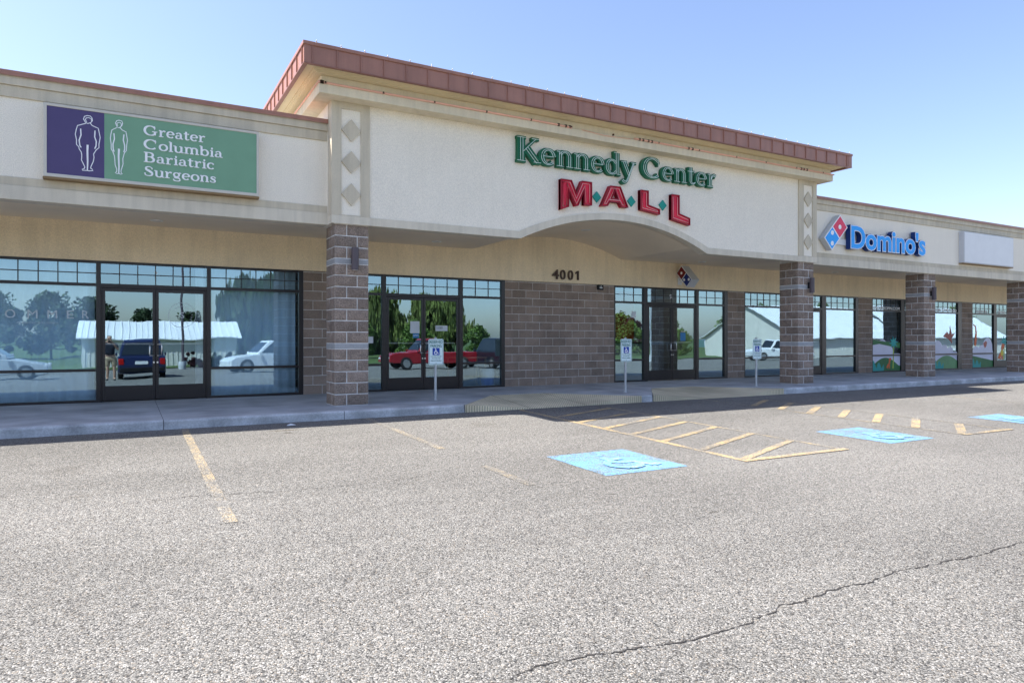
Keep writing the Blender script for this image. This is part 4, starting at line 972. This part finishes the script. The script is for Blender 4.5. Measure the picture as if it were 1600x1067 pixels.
# ---------------------------------------------------------------- what the glass mirrors: the far side of the lot
tyre = surf('tyre_rubber', (.02,.02,.02), .9); rim_m = surf('alloy_rim', (.5,.5,.5), .35, .05, 5, metal=.8); tail = surf('tail_lamp_red', (.45,.01,.01), .2); head = surf('head_lamp', (.7,.72,.75), .15)
def paint(name, c): return surf(name, c, .18, .03, 1, spec=.6)
def vehicle(name, lab, cat, loc, rz, pm, L, W, H, kind):
    """built along +x (front), origin on the ground; profile (x, z, half width share)"""
    t = thing(name, lab, cat, loc, None, rz); h = L/2; M = LOC[t.name]
    def loft(prof, ws):
        mb = MB(); n = len(prof)
        for sgn in (1, -1): mb.v += [(x, sgn*wd*W/2, z) for (x, z), wd in zip(prof, ws)]
        mb.v += [(x, sgn*(wd*W/2), z) for sgn in () for (x, z), wd in zip(prof, ws)]
        tri = tessellate_polygon([[Vector((x, z, 0)) for x, z in prof]])
        mb.f = [tuple(q) for q in tri] + [tuple(i+n for i in q[::-1]) for q in tri] + [(i, (i+1) % n, (i+1) % n+n, i+n) for i in range(n)]
        return mb.map(lambda p: M @ p)
    belt = .56*H
    hood = .10*L
    if kind == 'suv': body = [(-h,.32),(-h-.02,.6),(-h+.02,belt),(h*.38,belt),(h*.90,belt-.14),(h,.68),(h,.30),(h*.9,.24),(-h*.92,.26)]
    elif kind == 'pickup': body = [(-h,.42),(-h,.98),(-h*.18,.98),(h*.30,1.0),(h*.92,.92),(h,.78),(h,.40),(h*.9,.34),(-h*.92,.36)]
    else: body = [(-h,.34),(-h,.70),(-h+.1,.88),(-h*.62,.92),(h*.32,.88),(h*.9,.70),(h,.55),(h,.28),(h*.9,.22),(-h*.92,.24)]
    b = loft(body, [.96]*len(body)).obj('body', pm, t, bevel=.05)
    z0 = max(z for x, z in body)-.02
    if kind == 'suv': cab = [(-h+.06,z0),(-h+.20,H-.06),(-h+.5,H),(h*.05,H-.01),(h*.42,z0)]
    elif kind == 'pickup': cab = [(-h*.16,z0),(-h*.12,H-.05),(0,H),(h*.20,H-.02),(h*.38,z0)]
    else: cab = [(-h*.72,z0),(-h*.40,H-.04),(-h*.15,H),(h*.08,H-.02),(h*.40,z0)]
    wsr = [.90,.74,.70,.70,.88]
    loft(cab, wsr).obj('cabin', pm, t, bevel=.04)
    # side glass, windscreen and rear window stand just proud of the cabin
    def lerp(a, b, k): return a+(b-a)*k
    gl = MB()
    cx0 = sum(p[0] for p in cab)/5; cz0 = (z0+H)/2
    sh = [(lerp(cx0, x, .84), lerp(cz0, z, .74)) for x, z in cab]
    for s_ in (1, -1):
        n0 = len(gl.v); zz = [(p[1]-z0)/(H-z0) for p in sh]
        gl.v += [(x, s_*(W/2)*(lerp(.90, .70, k))+s_*.02, z) for (x, z), k in zip(sh, zz)] + [(x, s_*(W/2)*(lerp(.90, .70, k))-s_*.02, z) for (x, z), k in zip(sh, zz)]
        gl.f += [tuple(range(n0, n0+5)), tuple(range(n0+9, n0+4, -1))] + [(n0+i, n0+(i+1) % 5, n0+5+(i+1) % 5, n0+5+i) for i in range(5)]
    gl.map(lambda p: M @ p).obj('side_window', surf('dark_car_window', (.015,.018,.02), .05, .02, spec=.7), t)
    for a, b_, nm, sg in ((cab[0], cab[1], 'rear_window', -1), (cab[4], cab[3], 'windscreen', 1)):
        ax, az = lerp(a[0], b_[0], .14), lerp(a[1], b_[1], .14); bx, bz = lerp(a[0], b_[0], .88), lerp(a[1], b_[1], .88)
        g2 = MB(); o = .018*sg
        for dx in (o, -o*.5): g2.v += [(ax+dx, -.40*W, az), (ax+dx, .40*W, az), (bx+dx, .32*W, bz), (bx+dx, -.32*W, bz)]
        g2.f = [(0,1,2,3),(7,6,5,4),(0,4,5,1),(1,5,6,2),(2,6,7,3),(3,7,4,0)]
        g2.map(lambda p: M @ p).obj(nm, surf('dark_car_window', (.015,.018,.02), .05), t)
    for s_ in (1, -1):
        for x in (-h*.62, h*.64):
            r_ = .36 if kind != 'car' else .32
            wv = MB().tube([(x,s_*(W/2-.02)-s_*.2,r_),(x,s_*(W/2-.02)-s_*.01,r_),(x,s_*(W/2-.02),r_)], [r_,r_,r_*.9], 22).map(lambda p: M @ p).obj('wheel', tyre, t)
            MB().tube([(x,s_*(W/2-.03),r_),(x,s_*(W/2-.012),r_)], r_*.62, 12).map(lambda p: M @ p).obj('rim', rim_m, wv)
        MB().box(-h-.03, -h+.05, s_*W*.47-(.20 if s_ > 0 else 0), s_*W*.47+(0 if s_ > 0 else .20), z0-.34, z0-.08).map(lambda p: M @ p).obj('tail_light', tail, t, bevel=.02)
        MB().box(h-.10, h+.015, s_*W*.45-(.26 if s_ > 0 else 0), s_*W*.45+(0 if s_ > 0 else .26), .58, .70).map(lambda p: M @ p).obj('headlight', head, t, bevel=.02)
        MB().box(h*.30, h*.37, s_*W*.5-.02+s_*.06, s_*W*.5+.06+s_*.06, z0-.02, z0+.13).map(lambda p: M @ p).obj('wing_mirror', pm, t, bevel=.02)
    MB().box(-h-.06, -h+.02, -W*.46, W*.46, .34, .50).map(lambda p: M @ p).obj('rear_bumper', black_m if kind == 'suv' else rim_m, t, bevel=.02)
    MB().box(-h-.035, -h, -.26, .26, .62, .75).map(lambda p: M @ p).obj('number_plate', white, t)
    return t
Z = lambda y: gz(y)
vehicle('parked_suv', 'dark blue estate SUV parked behind the photographer, mirrored in the emblem doors', 'SUV', (.5,-5.0,Z(-5)), R(-90), paint('navy_paint', (.012,.02,.07)), 4.6, 1.9, 1.72, 'suv')
vehicle('parked_suv', 'black SUV beside the red pickup, mirrored in the window by the block wall', 'SUV', (18.9,-5.6,Z(-5.6)), R(-90), paint('black_blue_paint', (.012,.014,.022)), 4.6, 1.9, 1.76, 'suv')
vehicle('pickup_truck', 'red pickup truck mirrored in the double doors left of the block wall', 'pickup', (15.4,-7.2,Z(-7.2)), R(180), paint('red_paint', (.30,.012,.02)), 5.6, 1.95, 1.78, 'pickup')
vehicle('parked_car', 'silver car mirrored at the left edge of the curtained window', 'car', (-5.3,-6.2,Z(-6.2)), R(0), paint('silver_paint', (.42,.44,.46)), 4.5, 1.8, 1.5, 'car')
vehicle('parked_suv', 'white SUV mirrored in the curtained window beside the left column', 'SUV', (6.6,-8.5,Z(-8.5)), R(170), paint('white_car_paint', (.72,.73,.74)), 4.5, 1.88, 1.68, 'suv')
vehicle('parked_suv', 'white crossover mirrored in the window with the flying animal picture', 'SUV', (56,-1.5,Z(-1.5)), R(35), paint('white_car_paint', (.72,.73,.74)), 4.6, 1.88, 1.66, 'suv')
vehicle('pickup_truck', 'white pickup truck mirrored in the window under the pizza letters', 'pickup', (48,-9.5,Z(-9.5)), R(200), paint('white_car_paint', (.72,.73,.74)), 5.5, 1.95, 1.8, 'pickup')

# sheds with white metal roofs
rib_w = surf('white_metal_roof', (.70,.71,.72), .35, .06, 1); rib_s = surf('pale_metal_siding', (.66,.64,.58), .5, .08, 1)
def shed(x0, x1, y0, y1, eave, ridge, lab, base):
    t = thing('shed', lab, 'shed', ((x0+x1)/2, y1, base)); ym = (y0+y1)/2; ov = .35
    MB().box(x0, x1, y0, y1, base-.2, eave).obj('wall', rib_s, t)
    wl = MB(); x = x0+.2
    while x < x1: wl.box(x, x+.05, y1, y1+.035, base, eave-.05); x += .32
    wl.obj('wall_rib', rib_s, t)
    rf = MB(); th = .08
    for ya, yb in ((y1+ov, ym), (y0-ov, ym)):
        rf.add([(x0-ov,ya,eave-.05),(x1+ov,ya,eave-.05),(x1+ov,yb,ridge),(x0-ov,yb,ridge),(x0-ov,ya,eave-.05+th),(x1+ov,ya,eave-.05+th),(x1+ov,yb,ridge+th),(x0-ov,yb,ridge+th)], [(0,1,2,3),(4,7,6,5),(0,4,5,1),(1,5,6,2),(2,6,7,3),(3,7,4,0)])
    r = rf.obj('roof', rib_w, t); rb = MB(); x = x0
    sl = (ridge-eave+.05)/(y1+ov-ym)
    while x < x1:
        rb.add([(x,y1+ov,eave-.05+th),(x+.05,y1+ov,eave-.05+th),(x+.05,ym,ridge+th),(x,ym,ridge+th),(x,y1+ov,eave+th),(x+.05,y1+ov,eave+th),(x+.05,ym,ridge+.05+th),(x,ym,ridge+.05+th)], [(0,1,2,3),(4,7,6,5),(0,4,5,1),(1,5,6,2),(2,6,7,3),(3,7,4,0)]); x += .42
    rb.obj('roof_rib', rib_w, r)
    gb = MB()
    for x in (x0, x1-.08): gb.add([(x,y0,eave),(x,y1,eave),(x,ym,ridge),(x+.08,y0,eave),(x+.08,y1,eave),(x+.08,ym,ridge)], [(0,1,2),(5,4,3),(0,3,4,1),(1,4,5,2),(2,5,3,0)])
    gb.obj('gable', rib_s, t)
shed(-3.0, 7.6, -36, -29, 1.25, 2.6, 'low shed with ribbed white roof across the lot, mirrored in the emblem doors', -.9)
shed(64, 84, -34, -20, 1.3, 5.2, 'large white-roofed shed far right, mirrored in the animal picture windows', -.9)
shed(88, 112, -36, -22, 1.4, 5.8, 'farthest white-roofed shed, mirrored at the right end of the shops', -.9)
# light poles
def pole(x, y, h, lab, m=None):
    t = thing('light_pole', lab, 'light pole', (x, y, gz(y)))
    z = gz(y)
    MB().tube([(x,y,z),(x,y,z+.5)], .25, 16).obj('pole_base', kerb_m, t)
    MB().tube([(x,y,z+.5),(x,y,z+h)], [.085,.06], 10).obj('pole_shaft', m or lamp_m, t)
    MB().box(x-.5, x+.5, y-.15, y+.15, z+h, z+h+.14).obj('lamp_head', m or lamp_m, t, bevel=.03)
pole(3.1, -20, 9, 'dark lamp post in front of the low shed')
pole(38, -14, 9, 'pale lamp post mirrored in the window left of the tower\'s right column', galv)
pole(26.5, -16, 8, 'pale lamp post mirrored in the window left of door nine', galv)

# trees and shrubs
bark = surf('brown_bark', (.10,.075,.055), .95, .3, 6, .3, 30)
def leaf(name, c):
    return surf(name, c, .75, .45, 1.2, .25, 6, island=.5)
leaf_w, leaf_d, leaf_y, leaf_r = leaf('willow_leaf', (.15,.19,.045)), leaf('dark_leaf', (.045,.075,.025)), leaf('spring_leaf', (.12,.20,.035)), leaf('purple_leaf', (.06,.018,.022))
def tree_mesh(h, r, kind, seed, nleaf):
    rnd = random.Random(seed); tr = MB(); lf = MB()
    hb = h*.28
    tr.tube([(0,0,0),(.03,0,hb*.5),(0,.04,hb),(0,0,h*.6)], [h*.018,h*.015,h*.012,h*.006], 8)
    cl = []
    for i in range(60 if kind != 'shrub' else 12):
        a = rnd.random()*6.28; k = rnd.random()**.6; zz = rnd.uniform(.14, 1)
        rad = r*k*(math.sin(math.pi*min(1, .18+.80*zz))**.7 if kind != 'cone' else (1.12-zz))
        c = Vector((rad*math.cos(a), rad*math.sin(a), h*zz*.95)); cl.append((c, r*rnd.uniform(.10,.30)))
        if kind != 'shrub' and i % 3 == 0: tr.tube([(0,0,max(.15*h, c.z*.55)), tuple(c*.6+Vector((0,0,c.z*.25))), tuple(c)], [h*.010,h*.006,h*.002], 5)
    for i in range(nleaf):
        c, cr = rnd.choice(cl); d = Vector((rnd.gauss(0,1), rnd.gauss(0,1), rnd.gauss(0,1))).normalized()*cr*(rnd.random()**.4 if rnd.random() < .9 else 1.12)
        if kind == 'willow': d.z -= rnd.random()*r*.35; d.z = max(d.z, -.8*r)
        p = c+d; p.z = max(p.z, .05*h)
        s = r*rnd.uniform(.045,.095)*(1.0 if kind != 'shrub' else 1.5)
        u = Vector((rnd.gauss(0,1), rnd.gauss(0,1), rnd.gauss(0,.6))).normalized(); v = u.cross(Vector((rnd.gauss(0,1), rnd.gauss(0,1), rnd.gauss(0,1)))).normalized()
        if kind == 'willow': u = Vector((0,0,1)); s *= 1.0; v = Vector((rnd.gauss(0,1), rnd.gauss(0,1), 0)).normalized(); lf.add([p-u*s*2-v*s*.25, p+v*s*.5, p+u*s*2, p-v*s*.5], [(0,1,2,3)])
        else: lf.add([p-u*s, p-v*s*.6, p+u*s, p+v*s*.6], [(0,1,2,3)])
    return tr, lf
PROTO = {}
def tree(kind, m, x, y, h, lab, cat='tree', name='tree', group='trees across the lot'):
    key = (kind, m.name)
    if key not in PROTO:
        tr, lf = tree_mesh(8, 3.4 if kind in ('round','willow') else 2.2 if kind == 'cone' else 5, kind, len(PROTO)+2, 6500 if kind != 'shrub' else 1500)
        PROTO[key] = (tr.obj('trunk', bark, fix=False).data, lf.obj('crown' if kind != 'shrub' else 'foliage', m, fix=False).data)
        for o in [o for o in C.objects if o.data in PROTO[key]]: bpy.data.objects.remove(o)
    t = thing(name, lab, cat, (x, y, gz(y)), group, random.random()*6.28)
    t.scale = (h/8*random.uniform(.9,1.15), h/8*random.uniform(.9,1.15), h/8)
    for nm, me in (('trunk', PROTO[key][0]), ('crown' if kind != 'shrub' else 'foliage', PROTO[key][1])):
        o = bpy.data.objects.new(nm, me); C.objects.link(o); o.parent = t
LD, LW, LY = 'dark green bushy tree across the lot, mirrored in the shop glass', 'drooping yellow-green willow across the lot, mirrored in the double doors', 'bright spring-green tree across the lot, mirrored in the shop glass'
for x, y, h in ((-12,-58,7.0),(-7.5,-62,7.4),(-3.5,-56,6.6),(-16,-60,5),(1.5,-60,5.6),(6.5,-62,5.4),(10.5,-58,5.2)): tree('round', leaf_d, x, y, h, LD)
for x, y, h in ((19,-66,9.5),(25,-62,8.8),(31,-64,9.4),(37,-62,8.6),(43,-66,8.4)): tree('willow', leaf_w, x, y, h, LW)
for x, y, h in ((9.6,-40,8.2),(13,-44,8.6)): tree('willow', leaf_d, x, y, h, 'tall dark weeping tree across the lot, mirrored beside the left column', group='weeping trees')
for x, y, h in ((50,-52,5.0),(58,-50,6.8),(66,-54,6.2),(78,-58,7.4),(90,-54,7),(104,-60,8.5),(120,-58,9),(136,-54,9.5),(152,-50,9)): tree('round', leaf_y, x, y, h, LY)
for x, y, h in ((27,-40,4.2),(33,-36,3.6),(40,-38,4.4),(47,-36,3.8),(22,-44,4.6),(55,-38,4.4),(62,-36,3.5)): tree('round', leaf_y, x, y, h, LY)
tree('round', leaf_r, 62, -46, 5.0, 'purple-leaved tree among the green trees across the lot', group=None)
for x, y, h in ((46,-44,4.5),(54,-60,4.6),(72,-62,6),(84,-48,6.4)): tree('cone', leaf_d, x, y, h, 'narrow dark conifer across the lot, mirrored in the shop glass')
for x, y, m, l in ((3.7,-20.5,leaf_r,'low purple shrub at the foot of the dark lamp post'),(5.2,-21,leaf_d,'clipped dark green shrub right of the dark lamp post'),(12.6,-13.5,leaf_r,'round purple shrub behind the red pickup truck'),(6.4,-21.4,leaf_d,'green shrub beside the clipped shrub by the low shed')):
    tree('shrub', m, x, y, 1.15, l, 'shrub', 'shrub', None)

# ---------------------------------------------------------------- the photographer, mirrored in the left emblem door
def skin_mesh(name, m, verts, edges, radii, parent, sub=2, root=0):
    me = bpy.data.meshes.new(name); me.from_pydata(verts, edges, []); me.materials.append(m)
    o = bpy.data.objects.new(name, me); C.objects.link(o)
    if parent: put(o, parent)
    sk = o.modifiers.new('skin', 'SKIN'); sk.use_smooth_shade = True
    for i, r in enumerate(radii):
        me.skin_vertices[0].data[i].radius = (r, r) if not isinstance(r, tuple) else r
        me.skin_vertices[0].data[i].use_root = i == root
    sb = o.modifiers.new('smooth', 'SUBSURF'); sb.levels = sub; sb.render_levels = sub
    return o
px, py = -.62, -.95; pz = gz(py)
person = thing('person', 'person in dark shirt and tan shorts raising a camera, mirrored in the left emblem door', 'person', (px, py, pz))
skin = surf('skin', (.50,.30,.21), .6, .05, 8); shirt = surf('dark_shirt', (.02,.025,.04), .9, .15, 6); shorts = surf('tan_shorts', (.36,.28,.19), .9, .12, 6); hair = surf('grey_hair', (.25,.22,.20), .9, .2, 12); shoe = surf('shoe', (.12,.11,.10), .8)
vts, egs, rad = [], [], []
def pv(x, y, z, r, link=None):
    vts.append((px+x, py+y, pz+z)); rad.append(r)
    if link is not None: egs.append((link, len(vts)-1))
    return len(vts)-1
pel = pv(0,0,.92,(.15,.11)); sp = pv(0,0,1.12,(.14,.10),pel); ch = pv(0,.01,1.32,(.165,.11),sp); nk = pv(0,.01,1.47,.058,ch); hd0 = pv(0,.03,1.56,(.07,.085),nk); hd1 = pv(0,.03,1.66,(.078,.095),hd0); pv(0,.02,1.73,(.055,.07),hd1)
nose = pv(0,.125,1.60,.016,hd0)
HANDS = []
for s_ in (-1, 1):
    hp = pv(s_*.10,0,.86,.095,pel); kn = pv(s_*.11,.03,.48,.058,hp); an = pv(s_*.115,-.01,.09,.040,kn); pv(s_*.125,.14,.035,.035,an)
    sh = pv(s_*.19,.0,1.40,.058,ch); el = pv(s_*.27,.14,1.20,.042,sh); wr = pv(s_*.13,.34,1.46,.028,el); pm_ = pv(s_*.095,.385,1.515,.032,wr)
    for k in range(4):
        a = pv(s_*(.075),.42,1.545-.018*k,.009,pm_); b = pv(s_*.045,.455-.004*k,1.552-.019*k,.0085,a); pv(s_*.015,.45,1.552-.019*k,.008,b)
    th = pv(s_*.085,.37,1.475,.011,pm_); pv(s_*.05,.38,1.462,.009,th)
skin_mesh('body', skin, vts, egs, rad, person)
def cloth(name, m, pts, edges, rr): skin_mesh(name, m, [(px+a, py+b, pz+c) for a, b, c in pts], edges, rr, person)
cloth('shirt', shirt, [(0,0,.90),(0,0,1.12),(0,.01,1.33),(0,.01,1.44),(-.20,0,1.41),(-.255,.10,1.25),(.20,0,1.41),(.255,.10,1.25)], [(0,1),(1,2),(2,3),(2,4),(4,5),(2,6),(6,7)], [(.172,.13),(.16,.122),(.185,.13),(.08,.08),.075,.066,.075,.066])
cloth('shorts', shorts, [(0,0,.95),(0,0,.86),(-.105,0,.78),(-.115,.02,.50),(.105,0,.78),(.115,.02,.50)], [(0,1),(1,2),(2,3),(1,4),(4,5)], [(.168,.128),(.165,.13),.115,.088,.115,.088])
cloth('hair', hair, [(0,-.02,1.66),(0,0,1.74),(0,.05,1.755),(-.07,0,1.69),(.07,0,1.69)], [(0,1),(1,2),(1,3),(1,4)], [.075,.07,.045,.035,.035])
for s_ in (-1, 1): cloth('shoe', shoe, [(s_*.115,-.05,.05),(s_*.12,.06,.045),(s_*.128,.17,.035)], [(0,1),(1,2)], [.05,.05,.042])
for s_ in (-1, 1):
    MB().tube([(px+s_*.033,py+.107,pz+1.625),(px+s_*.033,py+.118,pz+1.625)], [.013,.006], 8).obj('eye', black_m, person)
    MB().tube([(px+s_*.083,py+.02,pz+1.60),(px+s_*.095,py+.015,pz+1.63),(px+s_*.085,py+.02,pz+1.655)], [.008,.016,.010], 8).obj('ear', skin, person)
MB().tube([(px-.028,py+.112,pz+1.555),(px,py+.120,pz+1.553),(px+.028,py+.112,pz+1.555)], [.003,.006,.003], 6).obj('mouth', surf('lip', (.40,.16,.13), .6), person)
t = thing('camera_body', 'black camera held up in both hands by the standing person', 'camera', (px, py+.42, pz+1.47))
MB().box(px-.07, px+.07, py+.37, py+.43, pz+1.47, pz+1.565).box(px-.03, px+.03, py+.375, py+.425, pz+1.565, pz+1.59).obj('housing', black_m, t, bevel=.01)
MB().tube([(px,py+.43,pz+1.515),(px,py+.53,pz+1.515)], [.036,.040], 18).obj('lens', black_m, t)
